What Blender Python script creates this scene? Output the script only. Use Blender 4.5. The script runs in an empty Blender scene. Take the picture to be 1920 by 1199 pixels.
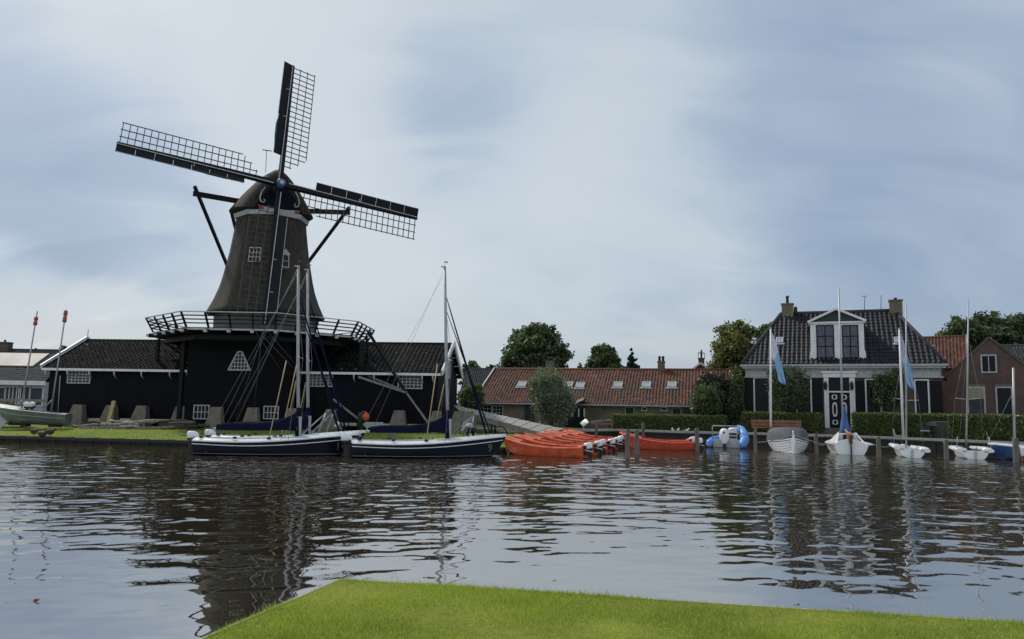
import bpy, math, random
import numpy as np
from mathutils import Vector, Matrix

# ------------------------------------------------------------------ camera, sky, sun, exposure
SC = bpy.context.scene
COL = SC.collection
FPX, CAMH, PITCH, ROLL = 1423.0, 2.1, math.atan(163.5/1423.0), math.radians(1.0)
CF = Vector((0, math.cos(PITCH), math.sin(PITCH)))
CU0 = Vector((0, -math.sin(PITCH), math.cos(PITCH)))
CX0 = Vector((1, 0, 0))
CR = CX0*math.cos(ROLL)+CU0*math.sin(ROLL)
CU = -CX0*math.sin(ROLL)+CU0*math.cos(ROLL)
CC = Vector((0, 0, CAMH))
cam = bpy.data.objects.new('camera', bpy.data.cameras.new('camera'))
COL.objects.link(cam)
m3 = Matrix((CR, CU, -CF)).transposed()
cam.matrix_world = Matrix.Translation(CC) @ m3.to_4x4()
cam.data.sensor_width = 36.0
cam.data.sensor_fit = 'HORIZONTAL'
cam.data.lens = FPX/1920.0*36.0
cam.data.clip_end = 3000
cam.data.clip_start = 0.1
SC.camera = cam
SC.view_settings.view_transform = 'Standard'
SC.view_settings.look = 'None'
SC.view_settings.exposure = 0.0
SC.view_settings.gamma = 1.0
SC.render.film_transparent = False

SUN_EL, SUN_AZ = math.radians(46), math.radians(-42)    # azimuth from +Y, negative = left
sund = Vector((math.sin(SUN_AZ)*math.cos(SUN_EL), math.cos(SUN_AZ)*math.cos(SUN_EL), math.sin(SUN_EL)))
sl = bpy.data.lights.new('sun', 'SUN')
sl.energy = 2.8
sl.angle = math.radians(5)
sl.color = (1.0, 0.95, 0.87)
so = bpy.data.objects.new('sun', sl)
COL.objects.link(so)
so.rotation_euler = (-sund).to_track_quat('-Z', 'Y').to_euler()
so.location = (-30, 20, 60)


class NT:
    def __init__(s, tree):
        s.t = tree; s.n = tree.nodes; s.l = tree.links

    def a(s, typ, ins=None, **kw):
        nd = s.n.new(typ)
        for k, v in kw.items():
            setattr(nd, k, v)
        for k, v in (ins or {}).items():
            sk = nd.inputs[k]
            if isinstance(v, bpy.types.NodeSocket):
                s.l.new(v, sk)
            elif isinstance(v, bpy.types.Node):
                s.l.new(v.outputs[0], sk)
            else:
                sk.default_value = v
        return nd

    def math(s, op, a, b=None, c=None, clamp=False):
        ins = {0: a}
        if b is not None: ins[1] = b
        if c is not None: ins[2] = c
        nd = s.a('ShaderNodeMath', ins, operation=op)
        nd.use_clamp = clamp
        return nd.outputs[0]

    def vmath(s, op, a, b=None):
        ins = {0: a}
        if b is not None: ins[1] = b
        return s.a('ShaderNodeVectorMath', ins, operation=op)

    def mix(s, f, a, b, mode='MIX'):
        nd = s.a('ShaderNodeMix', data_type='RGBA', blend_type=mode)
        for i, v in ((0, f), (6, a), (7, b)):
            if isinstance(v, bpy.types.NodeSocket): s.l.new(v, nd.inputs[i])
            else: nd.inputs[i].default_value = v
        return nd.outputs[2]

    def ramp(s, f, stops):
        nd = s.a('ShaderNodeValToRGB', {0: f})
        el = nd.color_ramp.elements
        while len(el) < len(stops): el.new(0.5)
        for e, (p, c) in zip(el, stops):
            e.position = p
            e.color = c if len(c) == 4 else (*c, 1)
        return nd.outputs[0]

    def sstep(s, x, a, b):
        nd = s.a('ShaderNodeMapRange', {0: x, 1: a, 2: b}, interpolation_type='SMOOTHSTEP')
        return nd.outputs[0]


def build_world():
    w = bpy.data.worlds.new('World')
    SC.world = w
    w.use_nodes = True
    nt = NT(w.node_tree)
    nt.n.clear()
    out = nt.a('ShaderNodeOutputWorld')
    sky = nt.a('ShaderNodeTexSky', sky_type='NISHITA', sun_disc=False, sun_elevation=SUN_EL, sun_rotation=SUN_AZ,
               air_density=1.0, dust_density=2.5, ozone_density=1.5, altitude=0)
    tc = nt.a('ShaderNodeTexCoord')
    D = tc.outputs['Generated']
    sep = nt.a('ShaderNodeSeparateXYZ', {0: D})
    z = sep.outputs[2]
    zz = nt.math('ADD', nt.math('MAXIMUM', z, 0.0), 0.50)
    px = nt.math('DIVIDE', sep.outputs[0], zz)
    py = nt.math('DIVIDE', sep.outputs[1], zz)
    P = nt.a('ShaderNodeCombineXYZ', {0: px, 1: py, 2: 0.0}).outputs[0]
    # thin veil: long soft streaks of high cloud
    mp = nt.a('ShaderNodeMapping', {0: P, 2: (0, 0, math.radians(28)), 3: (1.0, 0.42, 1)})
    n1 = nt.a('ShaderNodeTexNoise', {'Vector': mp.outputs[0], 'Scale': 1.7, 'Detail': 3.0, 'Roughness': 0.42, 'Distortion': 0.4})
    mp2 = nt.a('ShaderNodeMapping', {0: P, 1: (3.1, 7.7, 0), 2: (0, 0, math.radians(-20)), 3: (0.7, 1.6, 1)})
    n2 = nt.a('ShaderNodeTexNoise', {'Vector': mp2.outputs[0], 'Scale': 4.2, 'Detail': 6.0, 'Roughness': 0.5, 'Distortion': 0.8})
    f = nt.math('ADD', nt.math('MULTIPLY', nt.math('SUBTRACT', n1.outputs[0], 0.5), 1.35), 0.535)
    f = nt.math('ADD', f, nt.math('MULTIPLY', nt.math('SUBTRACT', n2.outputs[0], 0.5), 0.75))

    def lobe(px_, py_, k, amp, f):
        d = (CF + CR*((px_-960)/FPX) + CU*((599.5-py_)/FPX)).normalized()
        dt = nt.vmath('DOT_PRODUCT', D, tuple(d)).outputs['Value']
        e = nt.math('EXPONENT', nt.math('MULTIPLY', nt.math('SUBTRACT', dt, 1.0), k))
        return nt.math('ADD', f, nt.math('MULTIPLY', e, amp))
    # large banks of cloud and clearer gaps in the sky
    for L in SKY_LOBES:
        f = lobe(*L, f)
    f = nt.math('MULTIPLY', nt.math('MINIMUM', nt.math('MAXIMUM', f, 0.0), 1.0), .82)
    # edge of a pale sheet of cloud low on the left
    r1 = (CF + CR*((0-960)/FPX) + CU*((599.5-425)/FPX)); r2 = (CF + CR*((300-960)/FPX) + CU*((599.5-537)/FPX))
    pn = r1.cross(r2).normalized()
    sd = nt.vmath('DOT_PRODUCT', D, tuple(pn if pn.z < 0 else -pn)).outputs['Value']
    wd = (CF + CR*((40-960)/FPX) + CU*((599.5-600)/FPX)).normalized()
    ew = nt.math('EXPONENT', nt.math('MULTIPLY', nt.math('SUBTRACT', nt.vmath('DOT_PRODUCT', D, tuple(wd)).outputs['Value'], 1.0), 38.0))
    f = nt.math('ADD', f, nt.math('MULTIPLY', nt.math('MULTIPLY', nt.sstep(nt.math('ADD', sd, nt.math('MULTIPLY', nt.math('SUBTRACT', n2.outputs[0], .5), .05)), -.004, .03), ew), .32))
    # unseen bright cloud added behind the camera as frontal fill
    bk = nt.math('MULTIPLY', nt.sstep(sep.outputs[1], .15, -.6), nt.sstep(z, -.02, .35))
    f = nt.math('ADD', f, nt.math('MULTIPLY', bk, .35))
    cloud = nt.ramp(f, [(0.0, (2.4, 3.35, 4.9)), (0.37, (3.95, 4.95, 6.25)), (0.62, (5.65, 6.4, 7.1)), (.82, (6.2, 6.9, 7.5)), (1.0, (10.5, 10.8, 10.8))])
    hz = nt.sstep(z, 0.0, 0.16)
    cloud = nt.mix(hz, nt.mix(0.5, cloud, (4.7, 5.25, 5.8, 1)), cloud)
    col = nt.mix(0.86, sky.outputs[0], cloud)
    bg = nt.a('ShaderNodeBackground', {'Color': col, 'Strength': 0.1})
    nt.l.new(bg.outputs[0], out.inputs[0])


SKY_LOBES = [(330, 60, 22, .42), (820, 330, 40, .22), (1080, 160, 50, .34), (1150, 420, 45, .30), (60, 600, 90, .05), (830, 215, 130, -.5), (130, 360, 60, -.62), (700, 640, 60, .1),
             (1560, 230, 26, -.34), (1420, 520, 40, -.04), (1850, 60, 60, .1), (1900, 470, 60, .14), (620, 520, 60, .05)]
build_world()


# ------------------------------------------------------------------ measuring helpers
def ray(px, py):
    return CF + CR*((px-960)/FPX) + CU*((599.5-py)/FPX)


def P(px, py, Y):
    d = ray(px, py)
    return CC + d*(Y/d.y)


def G(px, py, z):
    d = ray(px, py)
    return CC + d*((z-CAMH)/d.z)


def tag(o, label=None, cat=None, group=None, kind=None):
    if label: o['label'] = label
    if cat: o['category'] = cat
    if group: o['group'] = group
    if kind: o['kind'] = kind
    return o


FR = {}


def thing(name, label, cat, loc, rz=0.0, group=None):
    o = bpy.data.objects.new(name, None)
    COL.objects.link(o)
    o.location = loc
    o.rotation_euler = (0, 0, rz)
    o.empty_display_size = 0.3
    FR[o.name] = Matrix.Translation(Vector(loc)) @ Matrix.Rotation(rz, 4, 'Z')
    return tag(o, label, cat, group)


def toploc(T, p):
    return FR[T.name].inverted() @ Vector(p)


def onp(T, px, py, yl):
    """point of the thing's own plane y = yl seen at a pixel; gives local x and z"""
    inv = FR[T.name].inverted()
    o = inv @ CC
    d = inv.to_3x3() @ ray(px, py)
    q = o + d*((yl-o.y)/d.y)
    return q.x, q.z


class MB:
    def __init__(s):
        s.v = []; s.f = []; s.uv = {}; s.sm = []

    def add(s, vs, fs, smooth=False, uvs=None):
        b = len(s.v)
        s.v.extend([tuple(v) for v in vs])
        for i, f in enumerate(fs):
            if uvs is not None: s.uv[len(s.f)] = uvs[i]
            s.f.append(tuple(b+j for j in f))
            s.sm.append(smooth)
        return s

    def box(s, x0, x1, y0, y1, z0, z1, M=None):
        vs = [Vector((x, y, z)) for z in (z0, z1) for y in (y0, y1) for x in (x0, x1)]
        if M is not None: vs = [M @ v for v in vs]
        return s.add(vs, [(0, 2, 3, 1), (4, 5, 7, 6), (0, 1, 5, 4), (2, 6, 7, 3), (0, 4, 6, 2), (1, 3, 7, 5)])

    def beam(s, a, b, w, h, up=(0, 0, 1)):
        a = Vector(a); b = Vector(b)
        d = (b-a); L = d.length; d.normalize()
        u = Vector(up)
        x = d.cross(u)
        if x.length < 1e-4: x = d.cross(Vector((1, 0, 0)))
        x.normalize(); y = x.cross(d)
        vs = []
        for p in (a, b):
            for sx, sy in ((-1, -1), (1, -1), (1, 1), (-1, 1)):
                vs.append(p+x*(sx*w/2)+y*(sy*h/2))
        return s.add(vs, [(3, 2, 1, 0), (4, 5, 6, 7), (0, 1, 5, 4), (1, 2, 6, 5), (2, 3, 7, 6), (3, 0, 4, 7)])

    def tube(s, pts, r, n=8, caps=True):
        pts = [Vector(p) for p in pts]
        R = r if isinstance(r, (list, tuple)) else [r]*len(pts)
        vs = []; fs = []
        ref = None
        for i, p in enumerate(pts):
            d = (pts[min(i+1, len(pts)-1)]-pts[max(i-1, 0)])
            if d.length < 1e-7: d = Vector((0, 0, 1))
            d.normalize()
            if ref is None:
                ref = Vector((0, 0, 1)) if abs(d.z) < .9 else Vector((1, 0, 0))
            x = d.cross(ref)
            if x.length < 1e-4:
                ref = Vector((0, 1, 0)); x = d.cross(ref)
            x.normalize(); y = x.cross(d).normalized(); ref = y
            for k in range(n):
                a = 2*math.pi*k/n
                vs.append(p+(x*math.cos(a)+y*math.sin(a))*R[i])
        for i in range(len(pts)-1):
            for k in range(n):
                k2 = (k+1) % n
                fs.append((i*n+k, i*n+k2, (i+1)*n+k2, (i+1)*n+k))
        s.add(vs, fs, True)
        if caps:
            b = len(s.v)-len(vs)
            s.f.append(tuple(b+k for k in range(n))[::-1]); s.sm.append(False)
            s.f.append(tuple(b+(len(pts)-1)*n+k for k in range(n))); s.sm.append(False)
        return s

    def loft(s, secs, closed=True, caps=True, smooth=True):
        n = len(secs[0])
        vs = [p for sec in secs for p in sec]
        fs = []
        for i in range(len(secs)-1):
            for k in range(n if closed else n-1):
                k2 = (k+1) % n
                fs.append((i*n+k, i*n+k2, (i+1)*n+k2, (i+1)*n+k))
        s.add(vs, fs, smooth)
        if caps and closed:
            b = len(s.v)-len(vs)
            s.f.append(tuple(b+k for k in range(n))[::-1]); s.sm.append(False)
            s.f.append(tuple(b+(len(secs)-1)*n+k for k in range(n))); s.sm.append(False)
        return s

    def lathe(s, prof, n=16, c=(0, 0, 0), M=None, caps=True):
        secs = []
        for r, z in prof:
            ring = []
            for k in range(n):
                a = 2*math.pi*k/n
                v = Vector((c[0]+r*math.cos(a), c[1]+r*math.sin(a), c[2]+z))
                ring.append(M @ v if M is not None else v)
            secs.append(ring)
        return s.loft(secs, True, caps)

    def prism(s, poly, off):
        n = len(poly); off = Vector(off)
        vs = [Vector(p) for p in poly]+[Vector(p)+off for p in poly]
        fs = [tuple(range(n))[::-1], tuple(range(n, 2*n))]
        fs += [(i, (i+1) % n, n+(i+1) % n, n+i) for i in range(n)]
        return s.add(vs, fs)

    def ball(s, c, r, n=12, m=8):
        r = r if isinstance(r, (tuple, list)) else (r, r, r)
        secs = []
        for j in range(m+1):
            t = math.pi*(j/m)
            t = min(max(t, .02), math.pi-.02)
            secs.append([Vector((c[0]+r[0]*math.sin(t)*math.cos(2*math.pi*k/n), c[1]+r[1]*math.sin(t)*math.sin(2*math.pi*k/n), c[2]-r[2]*math.cos(t))) for k in range(n)])
        return s.loft(secs, True, True)

    def build(s, name, mat, parent=None, world=False, origin=None):
        root = parent
        while root is not None and root.parent is not None: root = root.parent
        vs = s.v
        if parent is not None and world:
            inv = FR[root.name].inverted()
            vs = [tuple(inv @ Vector(v)) for v in vs]
        if origin is not None:
            vs = [(v[0]-origin[0], v[1]-origin[1], v[2]-origin[2]) for v in vs]
        me = bpy.data.meshes.new(name)
        me.from_pydata(vs, [], s.f)
        me.polygons.foreach_set('use_smooth', s.sm)
        if s.uv:
            ul = me.uv_layers.new(name='UVMap')
            for i, uvs in s.uv.items():
                p = me.polygons[i]
                for k, li in enumerate(p.loop_indices):
                    ul.data[li].uv = uvs[k]
        me.materials.append(mat)
        me.update()
        o = bpy.data.objects.new(name, me)
        COL.objects.link(o)
        if parent is not None: o.parent = parent
        if origin is not None: o.location = origin
        return o


def np_mesh(name, V, F, mat, parent=None, world=False):
    """big meshes from arrays; F is (n,k)"""
    me = bpy.data.meshes.new(name)
    V = np.asarray(V, dtype=np.float64)
    if parent is not None and world:
        root = parent
        while root.parent is not None: root = root.parent
        inv = np.array(FR[root.name].inverted())
        V = V @ inv[:3, :3].T + inv[:3, 3]
    n, k = F.shape
    me.vertices.add(len(V)); me.loops.add(n*k); me.polygons.add(n)
    me.vertices.foreach_set('co', V.astype(np.float32).ravel())
    me.loops.foreach_set('vertex_index', F.astype(np.int32).ravel())
    me.polygons.foreach_set('loop_start', np.arange(0, n*k, k, dtype=np.int32))
    me.polygons.foreach_set('loop_total', np.full(n, k, dtype=np.int32))
    me.update(calc_edges=True)
    me.materials.append(mat)
    o = bpy.data.objects.new(name, me)
    COL.objects.link(o)
    if parent is not None: o.parent = parent
    return o


def kids(o):
    return [c for c in bpy.data.objects if c.parent is o]


def copy_tree(o, parent=None):
    c = o.copy()
    COL.objects.link(c)
    if parent is not None: c.parent = parent
    for ch in CH.get(o.name, []):
        copy_tree(ch, c)
    return c


CH = {}


def index_children():
    CH.clear()
    for o in bpy.data.objects:
        if o.parent is not None: CH.setdefault(o.parent.name, []).append(o)


# ------------------------------------------------------------------ materials
def new_mat(name):
    m = bpy.data.materials.new(name)
    m.use_nodes = True
    nt = NT(m.node_tree)
    nt.n.clear()
    out = nt.a('ShaderNodeOutputMaterial')
    bs = nt.a('ShaderNodeBsdfPrincipled')
    nt.l.new(bs.outputs[0], out.inputs[0])
    return m, nt, bs, out


def M_(name, col, rough=.6, var=.18, scale=6.0, bump=0.0, metal=0.0, spec=.5, stretch=(1, 1, 1), col2=None, coat=0.0):
    m, nt, bs, out = new_mat(name)
    tc = nt.a('ShaderNodeTexCoord')
    mp = nt.a('ShaderNodeMapping', {0: tc.outputs['Object'], 3: stretch})
    nz = nt.a('ShaderNodeTexNoise', {'Vector': mp.outputs[0], 'Scale': scale, 'Detail': 5.0, 'Roughness': .6})
    lo = tuple(c*(1-var) for c in col); hi = tuple(min(1, c*(1+var)) for c in (col2 or col))
    c = nt.ramp(nz.outputs[0], [(0.3, lo), (0.7, hi)])
    nt.l.new(c, bs.inputs['Base Color'])
    r = nt.math('ADD', nt.math('MULTIPLY', nt.math('SUBTRACT', nz.outputs[0], .5), .25), rough, clamp=True)
    nt.l.new(r, bs.inputs['Roughness'])
    bs.inputs['Metallic'].default_value = metal
    bs.inputs['Specular IOR Level'].default_value = spec
    if coat: bs.inputs['Coat Weight'].default_value = coat
    if bump:
        b = nt.a('ShaderNodeBump', {'Height': nz.outputs[0], 'Strength': bump, 'Distance': .02})
        nt.l.new(b.outputs[0], bs.inputs['Normal'])
    return m


def plank_mat(name, col, axis, width, rough=.6, spec=.3, var=.35):
    """boards of a given width laid side by side along one object axis"""
    m, nt, bs, out = new_mat(name)
    tc = nt.a('ShaderNodeTexCoord')
    sp = nt.a('ShaderNodeSeparateXYZ', {0: tc.outputs['Object']})
    u = nt.math('DIVIDE', sp.outputs[axis], width)
    fl = nt.math('FLOOR', u)
    fr = nt.math('SUBTRACT', u, fl)
    wn = nt.a('ShaderNodeTexWhiteNoise', {'W': fl}, noise_dimensions='1D')
    nz = nt.a('ShaderNodeTexNoise', {'Vector': tc.outputs['Object'], 'Scale': 3.0, 'Detail': 6.0})
    k = nt.math('ADD', nt.math('MULTIPLY', wn.outputs[0], .6), nt.math('MULTIPLY', nz.outputs[0], .4))
    c = nt.ramp(k, [(.1, tuple(x*(1-var) for x in col)), (.9, tuple(x*(1+var) for x in col))])
    nt.l.new(c, bs.inputs['Base Color'])
    edge = nt.math('MINIMUM', nt.math('MULTIPLY', nt.math('MINIMUM', fr, nt.math('SUBTRACT', 1.0, fr)), 12.0), 1.0)
    h = nt.math('ADD', nt.math('MULTIPLY', edge, .7), nt.math('MULTIPLY', fr, .3))
    b = nt.a('ShaderNodeBump', {'Height': h, 'Strength': .8, 'Distance': .02})
    nt.l.new(b.outputs[0], bs.inputs['Normal'])
    bs.inputs['Roughness'].default_value = rough
    bs.inputs['Specular IOR Level'].default_value = spec
    return m


def brick_mat(name, c1, c2, mortar, sc=1.0):
    m, nt, bs, out = new_mat(name)
    tc = nt.a('ShaderNodeTexCoord')
    sp = nt.a('ShaderNodeSeparateXYZ', {0: tc.outputs['Object']})
    cv = nt.a('ShaderNodeCombineXYZ', {0: nt.math('ADD', sp.outputs[0], sp.outputs[1]), 1: sp.outputs[2], 2: 0.0})
    br = nt.a('ShaderNodeTexBrick', {'Vector': cv.outputs[0], 'Color1': (*c1, 1), 'Color2': (*c2, 1), 'Mortar': (*mortar, 1), 'Scale': 1.0/sc,
                                     'Mortar Size': .009, 'Brick Width': .22, 'Row Height': .065, 'Bias': -.1})
    nz = nt.a('ShaderNodeTexNoise', {'Vector': tc.outputs['Object'], 'Scale': 1.3, 'Detail': 6.0, 'Roughness': .65})
    k = nt.ramp(nz.outputs[0], [(.3, (.62, .62, .62)), (.7, (1.15, 1.13, 1.1))])
    c = nt.mix(1.0, br.outputs[0], k, 'MULTIPLY')
    nt.l.new(c, bs.inputs['Base Color'])
    b = nt.a('ShaderNodeBump', {'Height': br.outputs[1], 'Strength': -.5, 'Distance': .01})
    nt.l.new(b.outputs[0], bs.inputs['Normal'])
    bs.inputs['Roughness'].default_value = .85
    return m


def tile_mat(name, stops, rough, spec=.5, moss=None):
    m, nt, bs, out = new_mat(name)
    uv = nt.a('ShaderNodeTexCoord').outputs['UV']
    fl = nt.vmath('FLOOR', uv)
    wn = nt.a('ShaderNodeTexWhiteNoise', {'Vector': fl.outputs[0]}, noise_dimensions='2D')
    tc = nt.a('ShaderNodeTexCoord')
    nz = nt.a('ShaderNodeTexNoise', {'Vector': tc.outputs['Object'], 'Scale': .6, 'Detail': 6.0, 'Roughness': .65})
    nf = nt.a('ShaderNodeTexNoise', {'Vector': tc.outputs['Object'], 'Scale': 14.0, 'Detail': 4.0})
    k = nt.math('ADD', nt.math('MULTIPLY', wn.outputs[0], .55), nt.math('ADD', nt.math('MULTIPLY', nt.math('SUBTRACT', nz.outputs[0], .25), .6), nt.math('MULTIPLY', nt.math('SUBTRACT', nf.outputs[0], .5), .3)))
    c = nt.ramp(k, stops)
    if moss:
        n3 = nt.a('ShaderNodeTexNoise', {'Vector': tc.outputs['Object'], 'Scale': .28, 'Detail': 5.0, 'Roughness': .7})
        mk = nt.sstep(n3.outputs[0], .52, .68)
        c = nt.mix(nt.math('MULTIPLY', mk, .6), c, (*moss, 1))
    nt.l.new(c, bs.inputs['Base Color'])
    rr = nt.math('ADD', nt.math('MULTIPLY', wn.outputs[0], .2), rough)
    nt.l.new(rr, bs.inputs['Roughness'])
    bs.inputs['Specular IOR Level'].default_value = spec
    return m


def leaf_mat(name, dark, mid, light, trans=.35):
    m, nt, bs, out = new_mat(name)
    nt.n.remove(bs)
    ge = nt.a('ShaderNodeNewGeometry')
    tc = nt.a('ShaderNodeTexCoord')
    nz = nt.a('ShaderNodeTexNoise', {'Vector': tc.outputs['Object'], 'Scale': .9, 'Detail': 3.0})
    k = nt.math('ADD', nt.math('MULTIPLY', ge.outputs['Random Per Island'], .6), nt.math('MULTIPLY', nz.outputs[0], .5))
    c = nt.ramp(k, [(.15, dark), (.55, mid), (.95, light)])
    df = nt.a('ShaderNodeBsdfDiffuse', {'Color': c})
    tr = nt.a('ShaderNodeBsdfTranslucent', {'Color': nt.mix(1.0, c, (1.0, 1.15, .5, 1), 'MULTIPLY')})
    gl = nt.a('ShaderNodeBsdfGlossy', {'Color': (.9, .95, 1, 1), 'Roughness': .45})
    mx = nt.a('ShaderNodeMixShader', {0: trans, 1: df.outputs[0], 2: tr.outputs[0]})
    mg = nt.a('ShaderNodeMixShader', {0: .05, 1: mx.outputs[0], 2: gl.outputs[0]})
    nt.l.new(mg.outputs[0], out.inputs[0])
    return m


def water_mat():
    m, nt, bs, out = new_mat('canal water')
    ge = nt.a('ShaderNodeNewGeometry')
    pos = ge.outputs['Position']
    sp = nt.a('ShaderNodeSeparateXYZ', {0: pos})

    def nz(scale, detail, stretch, rot=0.0, dist=0.3, rough=.5, off=(0, 0, 0)):
        mp = nt.a('ShaderNodeMapping', {0: pos, 1: off, 2: (0, 0, rot), 3: stretch})
        return nt.a('ShaderNodeTexNoise', {'Vector': mp.outputs[0], 'Scale': scale, 'Detail': detail, 'Roughness': rough, 'Distortion': dist}).outputs[0]
    fb = nz(2.2, 3.0, (.7, 1.2, 1), -.2, .5, off=(3, 1, 0))
    fine = nz(5.0, 2.0, (.8, 1.1, 1), .4, .4, off=(1, 8, 0))
    patch = nz(.10, 3.0, (1, 1.6, 1), .3, .5, off=(2.3, 1.7, 0))
    # the near water lies calmer in the lee of the bank
    calm = nt.sstep(sp.outputs[1], 9.0, 26.0)
    pk = nt.sstep(patch, .38, .62)
    amp = nt.math('ADD', nt.math('MULTIPLY', calm, nt.math('ADD', nt.math('MULTIPLY', pk, .6), .4)), .16)
    h = nt.math('ADD', nt.math('MULTIPLY', nt.math('MULTIPLY', fine, amp), .6), nt.math('MULTIPLY', fb, nt.math('MULTIPLY', amp, .5)))
    b = nt.a('ShaderNodeBump', {'Height': h, 'Strength': 1.0, 'Distance': WBUMP})
    nt.l.new(b.outputs[0], bs.inputs['Normal'])
    bs.inputs['Base Color'].default_value = (.030, .024, .013, 1)
    bs.inputs['Roughness'].default_value = .02
    bs.inputs['IOR'].default_value = 7.0
    bs.inputs['Specular IOR Level'].default_value = .5
    return m


WBUMP = .006


def grass_mat(name, dark, light, sc=1.0):
    m, nt, bs, out = new_mat(name)
    tc = nt.a('ShaderNodeNewGeometry').outputs['Position']
    n1 = nt.a('ShaderNodeTexNoise', {'Vector': tc, 'Scale': .9*sc, 'Detail': 6.0, 'Roughness': .65})
    n2 = nt.a('ShaderNodeTexNoise', {'Vector': tc, 'Scale': 14*sc, 'Detail': 5.0, 'Roughness': .7})
    k = nt.math('ADD', nt.math('MULTIPLY', n1.outputs[0], .55), nt.math('MULTIPLY', n2.outputs[0], .45))
    c = nt.ramp(k, [(.3, dark), (.7, light)])
    nt.l.new(c, bs.inputs['Base Color'])
    b = nt.a('ShaderNodeBump', {'Height': n2.outputs[0], 'Strength': 1.0, 'Distance': .05})
    nt.l.new(b.outputs[0], bs.inputs['Normal'])
    bs.inputs['Roughness'].default_value = .9
    bs.inputs['Specular IOR Level'].default_value = .15
    return m


TAR = plank_mat('tarred boards', (.0040, .0047, .0075), 0, .22, .6, .12)
TAR2 = plank_mat('tarred lap boards', (.0038, .0044, .007), 2, .2, .6, .1)
BLK = M_('black paint', (.006, .0066, .0085), .55, .3, 5, .1, 0, .2)
NAVY = M_('navy gel coat', (.0055, .006, .018), .3, .2, 1.2, 0, 0, .18)
NAVYC = M_('navy canvas', (.006, .008, .026), .9, .3, 4, .5, 0, .1)
WHITE = M_('white paint', (.72, .73, .73), .5, .08, 4, .1, col2=(.76, .76, .75))
OFFW = M_('weathered white paint', (.42, .435, .435), .6, .22, 5, .2)
GELW = M_('white gel coat', (.74, .75, .75), .25, .07, 2.5)
DECKW = M_('pale deck', (.62, .65, .66), .45, .1, 3)
GLASS = M_('window glass', (.008, .009, .012), .08, .2, 1.0, 0, 0, .22)
GLASS2 = M_('curtained glass', (.04, .042, .055), .1, .5, 2.2, 0, 0, .3)
SKYGL = M_('skylight glass', (.30, .33, .35), .05, .1, 2.0, 0, 0, 1.0)
ALU = M_('aluminium', (.36, .37, .385), .5, .12, 3, 0, .55)
STEEL = M_('grey steel', (.28, .30, .32), .4, .15, 5, 0, .8)
DKM = M_('dark metal', (.02, .021, .024), .45, .2, 6, 0, .3)
WOODG = M_('grey weathered wood', (.21, .195, .17), .85, .35, 5, .6, stretch=(1, 1, .15))
WOODD = M_('dark wet timber', (.017, .0155, .014), .75, .35, 4, .5)
WOODT = M_('tan wood', (.40, .29, .15), .6, .25, 6, .2)
WOODR = M_('red brown wood', (.24, .10, .06), .6, .25, 7, .3, stretch=(.2, 1, 1))
BARK = M_('bark', (.055, .045, .035), .9, .4, 5, .8)
STONE = M_('concrete', (.18, .16, .13), .9, .3, 3.5, .6)
PAVE = M_('paving', (.23, .21, .19), .9, .25, 2.0, .4)
THATCH = M_('old thatch', (.032, .0265, .0205), .95, .55, 4.0, 1.0, stretch=(2.2, 2.2, .5), col2=(.043, .038, .028))
ORANGE = M_('orange gel coat', (.56, .082, .022), .4, .25, 3.0, 0, 0, .4, col2=(.60, .105, .035))
REDO = M_('red orange gel coat', (.48, .062, .022), .45, .25, 3.0)
BLUE = M_('blue rubber', (.10, .27, .62), .45, .12, 2.5)
BLUEC = M_('blue canvas', (.05, .11, .27), .8, .25, 4, .5)
BLUEH = M_('blue gel coat', (.02, .055, .17), .3, .15, 2)
LBLUE = M_('pale blue cloth', (.27, .46, .68), .8, .15, 3)
GREYC = M_('grey boat canvas', (.075, .078, .088), .8, .25, 3, .4)
GREYH = M_('grey green hull', (.14, .165, .155), .45, .2, 2.5)
HUBB = M_('blue paint', (.02, .055, .16), .5, .15, 4)
RED = M_('red paint', (.25, .025, .02), .5, .15, 4)
CONEO = M_('orange plastic', (.62, .10, .03), .45, .15, 4)
GREENP = M_('dark green paint', (.012, .030, .026), .5, .2, 4)
ROPE = M_('rope', (.36, .33, .26), .9, .2, 20)
STAY = M_('wire', (.16, .17, .18), .5, .1, 5)
BRKG = brick_mat('yellow grey brick', (.20, .17, .115), (.15, .125, .085), (.19, .18, .15))
BRKR = brick_mat('red brown brick', (.13, .065, .050), (.10, .050, .042), (.15, .125, .11))
BRKD = brick_mat('dark brown brick', (.115, .080, .062), (.085, .062, .05), (.13, .115, .10))
BRKY = brick_mat('chimney brick', (.17, .145, .085), (.14, .12, .075), (.17, .16, .13))
TILEB = tile_mat('black pantiles', [(.1, (.003, .0033, .0036)), (.5, (.008, .0085, .009)), (.9, (.026, .028, .028))], .78, .08, (.018, .028, .009))
TILEO = tile_mat('orange pantiles', [(.1, (.030, .014, .011)), (.4, (.088, .034, .021)), (.7, (.17, .070, .041)), (.95, (.29, .15, .095))], .7, .3, (.045, .036, .022))
TILEG = tile_mat('glazed slate blue pantiles', [(.1, (.006, .006, .008)), (.5, (.014, .0145, .019)), (.9, (.032, .034, .045))], .46, .22)
EDGE = M_('worn edging', (.30, .29, .26), .8, .35, 3, .3, stretch=(1, 1, 1))
NAVYM = M_('matt navy paint', (.008, .010, .02), .7, .2, 4, 0, 0, .1)
INNER = M_('boat floor', (.10, .075, .065), .8, .35, 3)  # floor toned dark to stand in for shade inside the open boats
RAMPW = M_('pale weathered planks', (.30, .285, .26), .85, .3, 4, .4, stretch=(.3, 3, 1))
REFLG = M_('painted reflection glass', (.095, .095, .125), .12, .35, 1.6, 0, 0, .4, stretch=(3, 3, .5))  # dormer panes: the pale reflection is put into the base colour
POSTW = M_('wet post wood', (.115, .105, .09), .85, .4, 4, .6, stretch=(1, 1, .2))
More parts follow.
